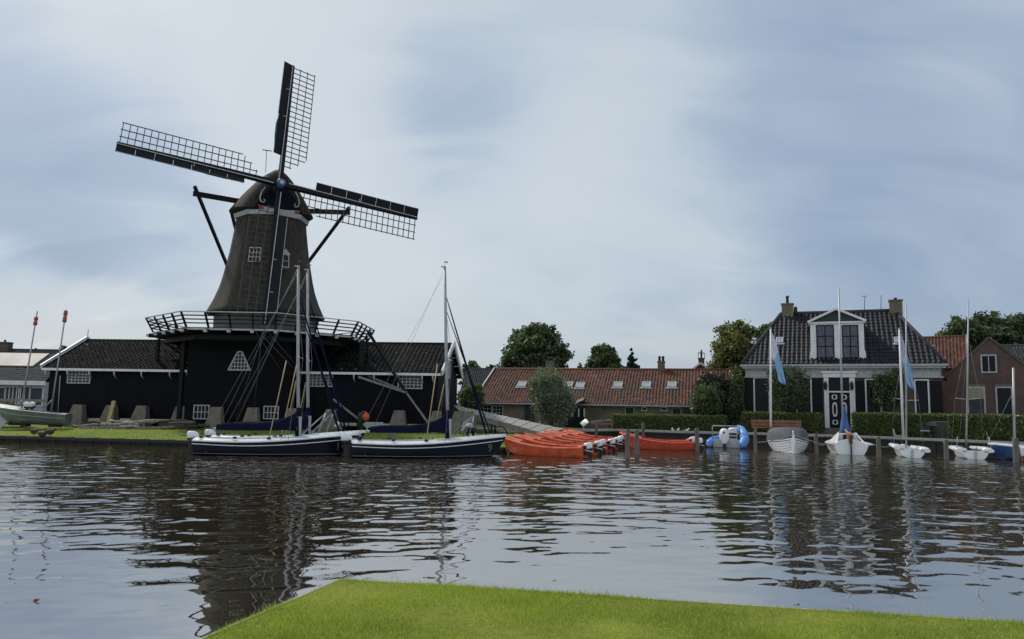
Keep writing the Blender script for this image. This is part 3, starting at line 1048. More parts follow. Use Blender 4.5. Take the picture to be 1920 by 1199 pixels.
# ------------------------------------------------------------------ windmill
def build_mill():
    ax = Vector((-15.42, 47.4, 0))
    T = thing('windmill', 'tall black and thatched windmill with four lattice sails and railed stage', 'windmill', (ax.x, ax.y, .8))
    A0 = math.radians(-67.7)

    def oct(r, z, k, ph=0.0):
        a = A0+ph+k*math.pi/4
        return Vector((ax.x+r*math.cos(a), ax.y+r*math.sin(a), z))
    # black timber base under the stage
    bz = math.radians(-4.7)
    MBs = Matrix.Translation((ax.x-.18, ax.y-3.9, 0)) @ Matrix.Rotation(bz, 4, 'Z')
    m = MB()
    m.box(-3.05, 3.05, 0, 7.0, .62, 5.85, MBs)
    base = m.build('base_wall', TAR2, T, True)
    W = Matrix.Translation((ax.x-.18, ax.y-3.9, 0)) @ Matrix.Rotation(bz, 4, 'Z')
    inv = W.inverted()

    def onw(px, py, y=0.0):
        o = inv @ CC; d = inv.to_3x3() @ ray(px, py)
        q = o+d*((y-o.y)/d.y)
        return q.x, q.z
    # small paned windows at the foot and the triangular one above
    for (a, b, nx, nz) in (((366, 761), (391, 785), 4, 2), ((497, 763), (521, 785), 4, 2)):
        x0, z1 = onw(*a); x1, z0 = onw(*b)
        f = MB()
        f.box(x0-.05, x0, -.09, -.002, z0-.05, z1+.05, W).box(x1, x1+.05, -.09, -.002, z0-.05, z1+.05, W)
        f.box(x0, x1, -.09, -.002, z0-.05, z0, W).box(x0, x1, -.09, -.002, z1, z1+.05, W)
        for i in range(1, nx): f.box(x0+(x1-x0)*i/nx-.018, x0+(x1-x0)*i/nx+.018, -.07, -.03, z0, z1, W)
        for i in range(1, nz): f.box(x0, x1, -.068, -.032, z0+(z1-z0)*i/nz-.018, z0+(z1-z0)*i/nz+.018, W)
        o = f.build('window', OFFW, T, True)
        MB().box(x0, x1, -.03, -.004, z0, z1, W).build('pane', GLASS, o, True)
    x0, z0 = onw(429, 694); x1, _ = onw(470, 694); xa, z1 = onw(447, 660); xb, _ = onw(455, 660)
    f = MB()
    tri = [(x0, z0), (x1, z0), (xb, z1), (xa, z1)]
    for i in range(4):
        a, b = tri[i], tri[(i+1) % 4]
        f.beam(W @ Vector((a[0], -.06, a[1])), W @ Vector((b[0], -.06, b[1])), .07, .09, W.to_3x3() @ Vector((0, -1, 0)))
    hgt = z1-z0
    for i in range(1, 5):
        z = z0+hgt*i/5; t = i/5
        f.box(x0+(xa-x0)*t, x1+(xb-x1)*t, -.07, -.03, z-.02, z+.02, W)
    for i in range(1, 7):
        x = x0+(x1-x0)*i/7
        if x < xa: top = z0+hgt*(x-x0)/(xa-x0)
        elif x > xb: top = z0+hgt*(x1-x)/(x1-xb)
        else: top = z1
        f.box(x-.02, x+.02, -.069, -.031, z0, top, W)
    o = f.build('window', OFFW, T, True)
    MB().prism([W @ Vector((x, -.03, z)) for x, z in tri], W.to_3x3() @ Vector((0, .027, 0))).build('pane', GLASS, o, True)
    # stage: deck, joists, fascia, railing
    DZ, RI, RO = 6.15, 3.2, 6.36
    m = MB()
    m.prism([oct(RO, DZ-.08, k) for k in range(8)], (0, 0, .08))
    stage = m.build('stage', WOODD, T, True)
    m = MB()
    for k in range(8):
        a, b = oct(RO+.03, DZ-.10, k), oct(RO+.03, DZ-.10, k+1)
        m.beam(a, b, .05, .10)
    m.build('fascia', OFFW, stage, True)
    m = MB()
    for k in range(8):
        for j in range(4):
            t = j/4
            pi, po = oct(2.9, DZ-.22, k).lerp(oct(2.9, DZ-.22, k+1), t), oct(RO+.25, DZ-.22, k).lerp(oct(RO+.25, DZ-.22, k+1), t)
            m.beam(pi, po, .14, .24)
            d = (po-pi).normalized()
            MB().beam(po+d*.01, po+d*.13, .17, .15).build('joist_end', OFFW, stage, True)
    for r in (4.2, 5.6):
        for k in range(8): m.beam(oct(r, DZ-.48, k), oct(r, DZ-.48, k+1), .2, .28)
    m.build('joist', BLK, stage, True)
    m = MB(); tp = MB()
    for k in range(8):
        for j in range(4):
            t = j/4
            a = oct(RO+.02, DZ-.02, k).lerp(oct(RO+.02, DZ-.02, k+1), t)
            b = oct(RO+.46, DZ+.78, k).lerp(oct(RO+.46, DZ+.78, k+1), t)
            m.beam(a, b, .08, .10)
        for q in (.27, .52, .77):
            m.beam(oct(RO+.02+.45*q, DZ+.80*q, k), oct(RO+.02+.45*q, DZ+.80*q, k+1), .05, .065)
        tp.beam(oct(RO+.49, DZ+.81, k), oct(RO+.49, DZ+.81, k+1), .07, .05)
    m.build('railing', BLK, T, True)
    tp.build('handrail', OFFW, T, True)
    # struts and posts under the stage
    for k in range(8):
        for j in (0, .5):
            if oct(6, 0, k).lerp(oct(6, 0, k+1), j).y < ax.y-3.2: continue
            m = MB()
            m.beam(oct(3.0, 3.6, k).lerp(oct(3.0, 3.6, k+1), j), oct(5.7, DZ-.6, k).lerp(oct(5.7, DZ-.6, k+1), j), .16, .16)
            m.build('strut', BLK, T, True)
    for (px, py, Y, pyb, w) in ((346, 628, 44.3, 800, .22), (298, 628, 46.6, 690, .17), (680, 640, 45.2, 812, .27)):
        a = P(px, py, Y); zb = max(.8, P(px, pyb, Y).z)
        m = MB().beam((a.x, a.y, zb), (a.x, a.y, DZ-.3), w, w, (0, 1, 0))
        m.build('post', BLK, T, True)
    # thin iron rods and ropes down from the stage
    m = MB()
    for a, b in (((497, 615), (440, 788)), ((527, 612), (438, 796)), ((492, 620), (476, 770)), ((478, 620), (530, 700)), ((490, 628), (560, 700)), ((496, 615), (560, 690))):
        m.tube([P(a[0], a[1], 41.4), P(b[0], b[1], 43.2)], .016, 5)
    m.build('rod', RODM, T, True)
    m = MB()
    m.beam(P(690, 622, 45.0), P(762, 738, 43.2), .13, .13)
    m.beam(P(762, 738, 43.2), P(806, 795, 42.6), .1, .1)
    m.beam(P(687, 632, 46.4), P(694, 704, 46), .12, .12)
    m.build('hoist_brace', BLK, T, True)
    m = MB()
    m.beam(P(672, 707, 43.4), P(763, 737, 43.2), .1, .12)
    m.beam(P(690, 705, 44.6), P(763, 735, 43.4), .07, .09)
    m.beam(P(763, 738, 43.1), P(805, 797, 42.4), .07, .08)
    m.beam(P(625, 749, 42.6), P(672, 786, 42.4), .08, .1)
    m.build('hoist_boom', WOODG, T, True)
    # wall inside the stage, then the thatched body
    m = MB(); m.loft([[oct(3.1, DZ, k) for k in range(8)], [oct(3.1, 7.72, k) for k in range(8)]], True, True, smooth=False)
    m.build('stage_wall', plank_mat('grey stage boards', (.14, .135, .125), 2, .2), T, True)
    prof = [(3.58, 7.40), (3.64, 7.52), (3.52, 7.72), (3.22, 8.35), (2.94, 9.1), (2.76, 9.8), (2.62, 10.5), (2.46, 11.3), (2.33, 12.2), (2.22, 13.0), (2.16, 13.6)]
    m = MB()
    secs = []
    for r, z in prof:
        ring = []
        for k in range(8):
            for j in range(5):
                t = j/5
                p = oct(r, z, k).lerp(oct(r, z, k+1), t)
                c = Vector((ax.x, ax.y, z))
                d = p-c
                # corners of the thatch are slightly rounded
                rr = d.length
                tgt = r*.962
                d = d*(1+(tgt/rr-1)*(.35 if j in (0,) else .12 if j in (1, 4) else 0))
                ring.append(c+d)
        secs.append(ring)
    m.loft(secs)
    m.build('thatched_body', THATCH, T, True)
    # white boarding under the cap
    m = MB(); m.loft([[oct(2.25, 13.53, k) for k in range(8)], [oct(2.31, 13.80, k) for k in range(8)]], True, True, smooth=False)
    m.build('eaves_band', OFFW, T, True)
    # windows in the body
    def bodywin(px, py, w, h, nx, nz, Y, house=False):
        c = P(px, py, Y)
        r = (Vector((c.x, c.y, 0))-ax); r.z = 0; r.normalize()
        u = Vector((-r.y, r.x, 0)); sl = Vector((-r.x*.12, -r.y*.12, 1)).normalized()
        n = u.cross(sl)
        M = Matrix((u, sl, n)).transposed().to_4x4(); M.translation = c
        f = MB()
        f.box(-w/2-.05, -w/2, -h/2, h/2, -.5, .06, M).box(w/2, w/2+.05, -h/2, h/2, -.5, .06, M)
        f.box(-w/2-.05, w/2+.05, -h/2-.05, -h/2, -.5, .07, M).box(-w/2-.05, w/2+.05, h/2, h/2+.05, -.5, .07, M)
        for i in range(1, nx): f.box(-w/2+w*i/nx-.02, -w/2+w*i/nx+.02, -h/2, h/2, .0, .045, M)
        for i in range(1, nz): f.box(-w/2, w/2, -h/2+h*i/nz-.02, -h/2+h*i/nz+.02, .002, .043, M)
        if house:
            f.prism([M @ Vector((-w/2-.12, h/2+.05, .08)), M @ Vector((w/2+.12, h/2+.05, .08)), M @ Vector((0, h/2+.4, .08))], M.to_3x3() @ Vector((0, 0, -.6)))
        o = f.build('window', OFFW, T, True)
        MB().box(-w/2, w/2, -h/2, h/2, -.4, .01, M).build('pane', GLASS, o, True)
    bodywin(478, 478, .62, .82, 3, 3, 44.98)
    bodywin(535, 490, .34, .72, 1, 2, 45.06, True)
    # cap: thatched hood along the wind shaft
    yaw, tilt, rot, L = math.radians(30.42), math.radians(12.78), math.radians(5.92), 8.96
    Nh = Vector((math.sin(yaw), -math.cos(yaw), 0))
    N = Vector((Nh.x*math.cos(tilt), Nh.y*math.cos(tilt), math.sin(tilt)))
    E = Vector((math.cos(yaw), math.sin(yaw), 0))
    U = E.cross(-N).normalized()
    if U.z < 0: U = -U
    HUB = Vector((-14.265, 45.0, 15.241))
    cz = 14.12

    def capsec(s, w, zb, h, n=17):
        pts = []
        for i in range(n):
            t = i/(n-1)*2-1
            a = abs(t)
            # steep hood, a little rounded at the ridge, flaring at the eaves
            xx = w*t
            zz = zb+h*(1.06-1.03*a**1.5)
            p = ax+Nh*s+E*xx
            pts.append(Vector((p.x, p.y, zz)))
        return pts
    cm = MB()
    spec = [(1.78, 1.92, cz-.3, 2.2), (1.62, 2.08, cz-.3, 2.48), (1.2, 2.28, cz-.26, 2.66), (.5, 2.5, cz-.2, 2.68), (-.3, 2.56, cz-.15, 2.58), (-1.1, 2.45, cz-.12, 2.3), (-1.9, 2.05, cz-.1, 2.0), (-2.5, 1.4, cz-.05, 1.3), (-2.85, .6, cz, .5)]
    cm.loft([capsec(*q) for q in spec], False, False)
    # thick edge of the thatch round the front board
    fo, fi = capsec(*spec[0]), capsec(1.70, 1.5, cz-.3, 1.85)
    cm.loft([fi, fo], False, False)
    cs = capsec(*spec[-1]); cm.add(cs, [tuple(range(len(cs)))])
    # underside
    cm.add([p for p in [capsec(*q)[0] for q in spec]]+[capsec(*q)[-1] for q in spec][::-1], [tuple(range(len(spec)*2))])
    cap = cm.build('cap', THATCH, T, True)
    fs = capsec(1.66, 1.54, cz-.3, 1.9)
    MB().prism(fs, Nh*.04).build('front_board', NAVYM, cap, True)
    # carved board, scrolls and red corners on the front
    def fp(x, z, o=1.74): return ax+Nh*o+E*x+Vector((0, 0, z+.12))
    b = MB()
    pts = [(-1.15, 13.60), (-.55, 13.42), (.0, 13.52), (.55, 13.42), (1.15, 13.60), (1.2, 13.95), (.5, 13.86), (-.5, 13.86), (-1.2, 13.95)]
    b.prism([fp(x, z) for x, z in pts], Nh*.07)
    b.build('carved_board', OFFW, cap, True)
    for sg in (-1, 1): MB().prism([fp(sg*.95, 13.84, 1.84), fp(sg*1.3, 13.98, 1.84), fp(sg*1.24, 13.72, 1.84), fp(sg*.95, 13.70, 1.84)], Nh*.05).build('corner_piece', RED, cap, True)
    for sg in (-1, 1):
        s = MB()
        c = [fp(sg*.92, 15.1, 1.86), fp(sg*1.12, 14.75, 1.88), fp(sg*1.2, 14.42, 1.88), fp(sg*1.14, 14.17, 1.88), fp(sg*.96, 14.12, 1.88), fp(sg*.88, 14.26, 1.88), fp(sg*.98, 14.34, 1.88)]
        s.tube(c, [.035, .045, .05, .05, .045, .04, .03], 6)
        s.build('scroll', OFFW, cap, True)
    MB().tube([fp(-.75, 16.3, .9), fp(-.75, 17.75, .9)], .018, 5).beam(fp(-1.0, 17.72, .9), fp(-.45, 17.74, .9), .04, .05).build('weather_vane', DKM, cap, True)
    # shaft and hub
    MB().tube([HUB-N*2.6, HUB+N*.12], .30, 12).build('wind_shaft', BLK, T, True)
    h = MB()
    Mh = Matrix((E, U, N)).transposed().to_4x4(); Mh.translation = HUB
    h.lathe([(.26, .0), (.29, .10), (.29, .36), (.23, .44), (.1, .46)], 12, (0, 0, 0), Mh)
    hub = h.build('hub', HUBB, T, True)
    st = MB()
    for k in range(4):
        a = k*math.pi/4+rot
        d = Vector((math.cos(a), math.sin(a), 0)); e = Vector((-d.y, d.x, 0))
        st.add([Mh @ (d*.22+Vector((0, 0, .475))), Mh @ (e*.03+Vector((0, 0, .475))), Mh @ (-d*.22+Vector((0, 0, .475))), Mh @ (-e*.03+Vector((0, 0, .475)))], [(0, 1, 2, 3)])
    st.build('star', WHITE, hub, True)
    # four sails
    for k in range(4):
        a = k*math.pi/2+rot
        R = U*math.cos(a)+E*math.sin(a)          # outward
        Tt = -U*math.sin(a)+E*math.cos(a)        # towards the lattice
        tw = math.radians(7)
        Tl = Tt*math.cos(tw)-N*math.sin(tw)
        off = N*(.14 if k % 2 else -.14)
        O = HUB+off

        def q(r, t, n=0.0, TT=Tt): return O+R*r+TT*t+N*n
        sm = MB()
        secs = []
        for r_, w_ in ((0, .30), (.3*L, .27), (.7*L, .21), (L, .15)):
            hw = w_/2
            secs.append([q(r_, -hw, -hw), q(r_, hw, -hw), q(r_, hw, hw), q(r_, -hw, hw)])
        sm.loft(secs, True, True, smooth=False)
        sail = sm.build('sail', BLK, T, True)
        wl = MB()
        wl.beam(q(.45, -.10, .17), q(L-.02, -.055, .10), .045, .03, N)
        for rr in (.55, .78): wl.beam(q(L*rr, -.08, .16), q(L*rr, -.42, .10), .035, .03, N)
        tbw = math.radians(16); Tbw = -Tt*math.cos(tbw)+N*math.sin(tbw)
        wl.beam(q(L*.235, .655, .035, Tbw), q(L, .655, .035, Tbw), .03, .03, N)
        wl.build('white_line', OFFW, sail, True)
        lm = MB()
        r0, r1, wd = L*.165, L*.985, 1.48
        nb = 21
        for i in range(nb):
            r_ = r0+(r1-r0)*i/(nb-1)
            wi = wd if i > 2 else wd*(.38+.28*i)
            lm.beam(q(r_, 0, 0, Tl), q(r_, wi+.04, 0, Tl), .045, .04, N)
        for j, f in enumerate((.34, .67, 1.0)):
            s0 = r0+(r1-r0)*((0, 1, 2.6)[j])/(nb-1)
            lm.beam(q(s0-.08, wd*f, .03, Tl), q(r1+.08, wd*f, .03, Tl), .045, .04, N)
        lm.build('lattice', LATT, sail, True)
        bm_ = MB()
        tb = math.radians(16)
        Tb = -Tt*math.cos(tb)+N*math.sin(tb)
        seg = 7
        for i in range(seg):
            a0 = L*(.235+.765*i/seg)+.01; a1 = L*(.235+.765*(i+1)/seg)-.01
            w0 = .64
            bm_.loft([[q(a0, .06, .05, Tb), q(a0, w0, .05, Tb), q(a0, w0, .02, Tb), q(a0, .06, .02, Tb)], [q(a1, .06, .05, Tb), q(a1, w0, .05, Tb), q(a1, w0, .02, Tb), q(a1, .06, .02, Tb)]], True, True, smooth=False)
        wb = bm_.build('wind_board', BLK, sail, True)
        # furled cloth lashed along the board
        if k in (0, 3):
            c = MB()
            c.tube([q(L*.25, .58, .06, Tb), q(L*.36, .66, .08, Tb), q(L*.46, .67, .09, Tb), q(L*.56, .60, .07, Tb)], [.03, .06, .06, .03], 6)
            c.build('furled_cloth', GREENP, sail, True)
    # long beams of the tail with their braces
    la, lb = P(362, 363, 45.2), P(455, 379, 46.6)
    MB().beam(la, lb, .26, .28).build('tail_beam', BLK, T, True)
    ra, rb = P(572, 396, 48.9), P(656, 399, 50.2)
    MB().beam(ra, rb, .24, .28).build('tail_beam', BLK, T, True)
    for a, b in ((P(365, 350, 45.2), P(452, 562, 53.5)), (P(655, 389, 50.2), P(545, 536, 53.0)), (P(434, 398, 49.4), P(452, 470, 51))):
        MB().beam(a, b, .17, .17).build('tail_brace', BLK, T, True)
    return T


def build_shed():
    a, b = Vector((-28.33, 46, 0)), Vector((-4.0, 44, 0))
    L = (b-a).length
    T = thing('shed', 'long low black timber sawmill shed with dark pantile roof beside the windmill', 'shed', (a.x, a.y, .8), math.atan2(b.y-a.y, b.x-a.x))
    ez, rz, D = 3.12, 5.14, 8.0
    gz = .2
    # walls, in two wings beside the mill base
    i0, i1 = .28, L-.28
    m = MB()
    m.add([Vector((x, y, z)) for x in (i0, i1) for y, z in ((.28, gz), (.28, ez-.05), (4, rz-.12), (D-.28, ez-.05), (D-.28, gz))], [(0, 1, 2, 3, 4), (9, 8, 7, 6, 5), (0, 5, 6, 1), (3, 8, 9, 4), (4, 9, 5, 0)])
    m.build('wall', TAR, T)
    r = MB()
    tile_roof(r, (0, -.05, ez), (L, -.05, ez), (0, 4, rz), (L, 4, rz), .27, .36)
    tile_roof(r, (L, D+.05, ez), (0, D+.05, ez), (L, 4, rz), (0, 4, rz), .5, .6, k=2)
    roof = r.build('roof', TILEB, T)
    m = MB(); m.tube([(0, 4, rz+.03), (L*.5, 4, rz+.02), (L, 4, rz+.03)], .1, 8); m.build('ridge', TILEB, roof)
    # white trim
    g = MB()
    g.box(.05, L-.05, -.12, -.06, ez-.12, ez+.02)
    sl = math.atan2(rz-ez, 4.0)
    for x in (-.03, L+.03):
        for (y0, y1) in ((-.10, 4.0), (D+.10, 4.0)):
            g.beam((x, y0, ez+.06), (x, y1, rz+.13), .09, .34, (0, 0, 1))
    g.build('white_trim', WHITE, T)
    MB().tube([(0, 4, rz+.1), (0, 4, rz+.75)], .02, 5).build('spike', DKM, T)
    for px in (86, 127, 168, 215, 266, 319, 352, 543, 664, 702, 792, 812):
        x, z = onp(T, px, 705, .0)
        MB().tube([(x, -.085, ez-.12), (x, -.06, ez-.35), (x+.02, .2, ez-.55)], [.05, .04, .03], 6).build('bracket', OFFW, T)
    for (p0, p1, nx, nz) in (((129, 697), (167, 718), 6, 4), ((580, 702), (622, 724), 6, 4), ((748, 705), (790, 728), 6, 4)):
        x0, z1 = onp(T, *p0, .24); x1, z0 = onp(T, *p1, .24)
        window(T, x0, x1, z0, z1, .27, nx, nz, .06, .04, OFFW, GLASS2)
    # gable on the right: hatch with pale shutters
    h = MB()
    for y0, y1 in ((2.9, 3.5), (3.7, 4.3)):
        h.box(i1, i1+.06, y0, y1, 3.0, 4.15)
    h.build('shutter', OFFW, T)
    # concrete feet under the posts
    for px, w in ((146, 1), (207, .9), (265, 1), (334, .55), (346, .6), (620, 1), (748, 1), (818, .8), (858, .8), (878, .9)):
        x, z = onp(T, px, 785, .1)
        m = MB()
        wb, wt, h = .52*w, .33*w, .98
        m.loft([[Vector((x-wb-.12, -.35, -.32)), Vector((x+wb, -.35, -.32)), Vector((x+wb, .5, -.32)), Vector((x-wb-.12, .5, -.32))],
                [Vector((x-wt+.08, -.08, h)), Vector((x+wt, -.08, h)), Vector((x+wt, .26, h)), Vector((x-wt+.08, .26, h))]], True, True, smooth=False)
        m.build('foot_block', STONE, T)
    # same blocks in front of the mill base
    for px in (404, 472, 548):
        q = P(px, 795, 43.15)
        l = toploc(T, q)
        x, y = l.x, l.y
        m = MB()
        m.loft([[Vector((x-.58, y-.3, -.32)), Vector((x+.45, y-.3, -.32)), Vector((x+.45, y+.3, -.32)), Vector((x-.58, y+.3, -.32))],
                [Vector((x-.27, y-.08, 1.0)), Vector((x+.30, y-.08, 1.0)), Vector((x+.30, y+.25, 1.0)), Vector((x-.27, y+.25, 1.0))]], True, True, smooth=False)
        m.build('foot_block', STONE, T)
    return T


def build_ramp():
    nl, fl, nr, fr = P(860, 768, 44.7), P(850, 760, 46.6), P(1026, 815, 43.6), P(1058, 805, 46.6)
    T = thing('ramp', 'long grey plank ramp sloping down from the shed to the bank', 'ramp', (nl.x, nl.y, .55), 0)
    m = MB()
    n = 30
    for i in range(n):
        t0, t1 = i/n, (i+1)/n-.004
        q = [nl.lerp(nr, t0), nl.lerp(nr, t1), fl.lerp(fr, t1), fl.lerp(fr, t0)]
        dz = .012*((i*7) % 3)
        m.prism([v+Vector((0, 0, dz)) for v in q], (0, 0, -.06))
    m.build('plank_deck', RAMPW, T, True)
    for a, b in ((nl, nr), (fl, fr)):
        MB().beam(a+Vector((0, .06, -.2)), b+Vector((0, .06, -.16)), .1, .26).build('side_beam', WOODG, T, True)
    for t in (.12, .38):
        for a, b in ((nl, nr), (fl, fr)):
            q = a.lerp(b, t)
            MB().beam((q.x, q.y+.06, .45), (q.x, q.y+.06, q.z-.3), .14, .14, (0, 1, 0)).build('trestle', WOODD, T, True)


def gable_house(name, label, o, rz, w, d, ez, rzh, wallm, tilem, z=.7, verge=None, tw=.25):
    """plain house, eaves along local x"""
    T = thing(name, label, 'house', (o[0], o[1], z), rz)
    m = MB()
    m.add([Vector((x, y, zz)) for x in (.15, w-.15) for y, zz in ((.2, -.2), (.2, ez-.03), (d/2, rzh-.1), (d-.2, ez-.03), (d-.2, -.2))], [(0, 1, 2, 3, 4), (9, 8, 7, 6, 5), (0, 5, 6, 1), (3, 8, 9, 4)])
    m.build('wall', wallm, T)
    r = MB()
    tile_roof(r, (0, -.05, ez), (w, -.05, ez), (0, d/2, rzh), (w, d/2, rzh), tw, .34)
    tile_roof(r, (w, d+.05, ez), (0, d+.05, ez), (w, d/2, rzh), (0, d/2, rzh), tw*2, .6, k=2)
    roof = r.build('roof', tilem, T)
    MB().tube([(0, d/2, rzh+.03), (w, d/2, rzh+.03)], .11, 8).build('ridge', tilem, roof)
    if verge:
        g = MB()
        for x in (-.03, w+.03):
            for y0 in (-.1, d+.1): g.beam((x, y0, ez+.03), (x, d/2, rzh+.1), .06, .2)
        g.build('verge_board', verge, T)
    return T


def chimney(T, x, y, z0, z1, w, d, mat, pots=(), pm=None, par=None):
    m = MB()
    m.box(x-w/2, x+w/2, y-d/2, y+d/2, z0, z1)
    m.box(x-w/2-.05, x+w/2+.05, y-d/2-.05, y+d/2+.05, z1, z1+.10)
    o = m.build('chimney', mat, par or T)
    for px, h in pots:
        MB().lathe([(.10, 0), (.11, .05), (.09, h*.7), (.13, h*.75), (.13, h*.9), (.07, h)], 10, (x+px, y, z1+.10)).build('chimney_pot', pm or DKM, o)
    return o


def build_cottage():
    a = Vector((-3.07, 59.9, 0))
    rz = math.radians(-14.5)
    T = thing('cottage', 'long low brick cottage with weathered orange pantile roof and skylights', 'cottage', (a.x, a.y, .7), rz)
    L, D, ez, rh = 19.9, 10.8, 1.70, 4.55
    il, ie = .35, 19.7
    m = MB()
    m.add([Vector((x, y, z)) for x in (.3, ie) for y, z in ((.25, -.1), (.25, ez-.02), (5.4, rh-.15), (D-.3, ez-.02), (D-.3, -.1))], [(0, 1, 2, 3, 4), (9, 8, 7, 6, 5), (0, 5, 6, 1), (3, 8, 9, 4)])
    m.build('wall', BRKG, T)
    r = MB()
    # lower part of the slope lies flatter, as a kink shows above the eaves
    tile_roof(r, (0, -.1, ez), (L, -.1, ez), (.12, 1.2, ez+.52), (L, 1.2, ez+.52), .24, .33)
    tile_roof(r, (.12, 1.2, ez+.53), (L, 1.2, ez+.53), (.35, 5.4, rh), (L, 5.4, rh), .24, .33)
    tile_roof(r, (L, D, ez), (.0, D, ez), (L, 5.4, rh), (.35, 5.4, rh), .5, .6, k=2)
    roof = r.build('roof', TILEO, T)
    MB().tube([(.3, 5.4, rh+.03), (L, 5.4, rh+.03)], .12, 8).build('ridge', TILEO, roof)
    g = MB()
    g.beam((-.04, -.2, ez+.03), (.08, 1.2, ez+.62), .06, .2).beam((.08, 1.2, ez+.62), (.32, 5.4, rh+.1), .06, .2)
    g.build('verge_board', WHITE, T)
    MB().box(.0, L, -.24, -.13, ez-.1, ez+.0).build('gutter', OFFW, T)
    es = Vector((0, 4.2, rh-ez-.53)).normalized(); n = Vector((1, 0, 0)).cross(es)
    for px, py in ((979, 723), (1066, 724), (1088, 725), (1159, 724), (1212, 724), (1260, 724)):
        inv = FR[T.name].inverted()
        o = inv @ CC; d = inv.to_3x3() @ ray(px, py)
        p0 = Vector((0, 1.2, ez+.53))
        t = (p0-o).dot(n)/d.dot(n)
        c = o+d*t
        skylight(T, c+n*.05, (1, 0, 0), es, n, .55, .72)
    for px, pots, w in ((1030, ((0, .3),), .55), (1240, ((-.14, .42), (.14, .42)), .55)):
        x, z = onp(T, px, 692, 5.4)
        chimney(T, x, 5.4, rh-.4, rh+.62, w, .5, BRKG, pots, DKM, roof)
    # openings under the eaves
    for p0, p1, nx, nz, fm in (((901, 760), (921, 787), 3, 4, OFFW), ((925, 762), (942, 787), 3, 4, OFFW), ((1173, 762), (1188, 778), 1, 1, OFFW), ((1204, 762), (1212, 770), 1, 1, WHITE), ((1240, 762), (1250, 770), 1, 1, WHITE), ((1261, 762), (1276, 782), 1, 1, OFFW), ((1296, 769), (1312, 783), 3, 2, WHITE)):
        x0, z1 = onp(T, *p0, .25); x1, z0 = onp(T, *p1, .25)
        z1 = min(z1, ez-.2)
        window(T, x0, x1, z0, z1, .245, nx, nz, .05, .03, fm)
    for p0, p1 in (((987, 760), (1001, 800)), ((1284, 760), (1296, 800))):
        x0, z1 = onp(T, *p0, .25); x1, z0 = onp(T, *p1, .25)
        MB().box(x0, x1, .16, .25, 0, min(z1, ez-.12)).box(x0-.06, x0, .14, .25, 0, min(z1, ez-.12)).build('door', GREENP, T)
    # low porch with a white barge board in front of the door
    x0, _ = onp(T, 1062, 760, -.6); x1, _ = onp(T, 1096, 740, -.6)
    p = MB()
    p.box(x0+.15, x1-.12, -1.5, .2, -.1, 1.4)
    p.build('porch', BLK, T)
    q = MB(); tile_roof(q, (x0-.1, -1.7, 1.30), (x0-.1, .3, 1.30), (x1+.1, -1.7, 2.05), (x1+.1, .3, 2.05), .24, .33)
    q.build('porch_roof', TILEO, T)
    MB().beam((x0-.15, -1.78, 1.30), (x1+.12, -1.78, 2.08), .05, .17).build('barge_board', WHITE, T)
    pm = MB()
    for t in (.45, .8, 1.1):
        x = x0+(x1-x0)*t
        pm.box(x-.05, x+.05, -1.56, -1.51, .75, 1.35)
    pm.build('porch_post', OFFW, T)


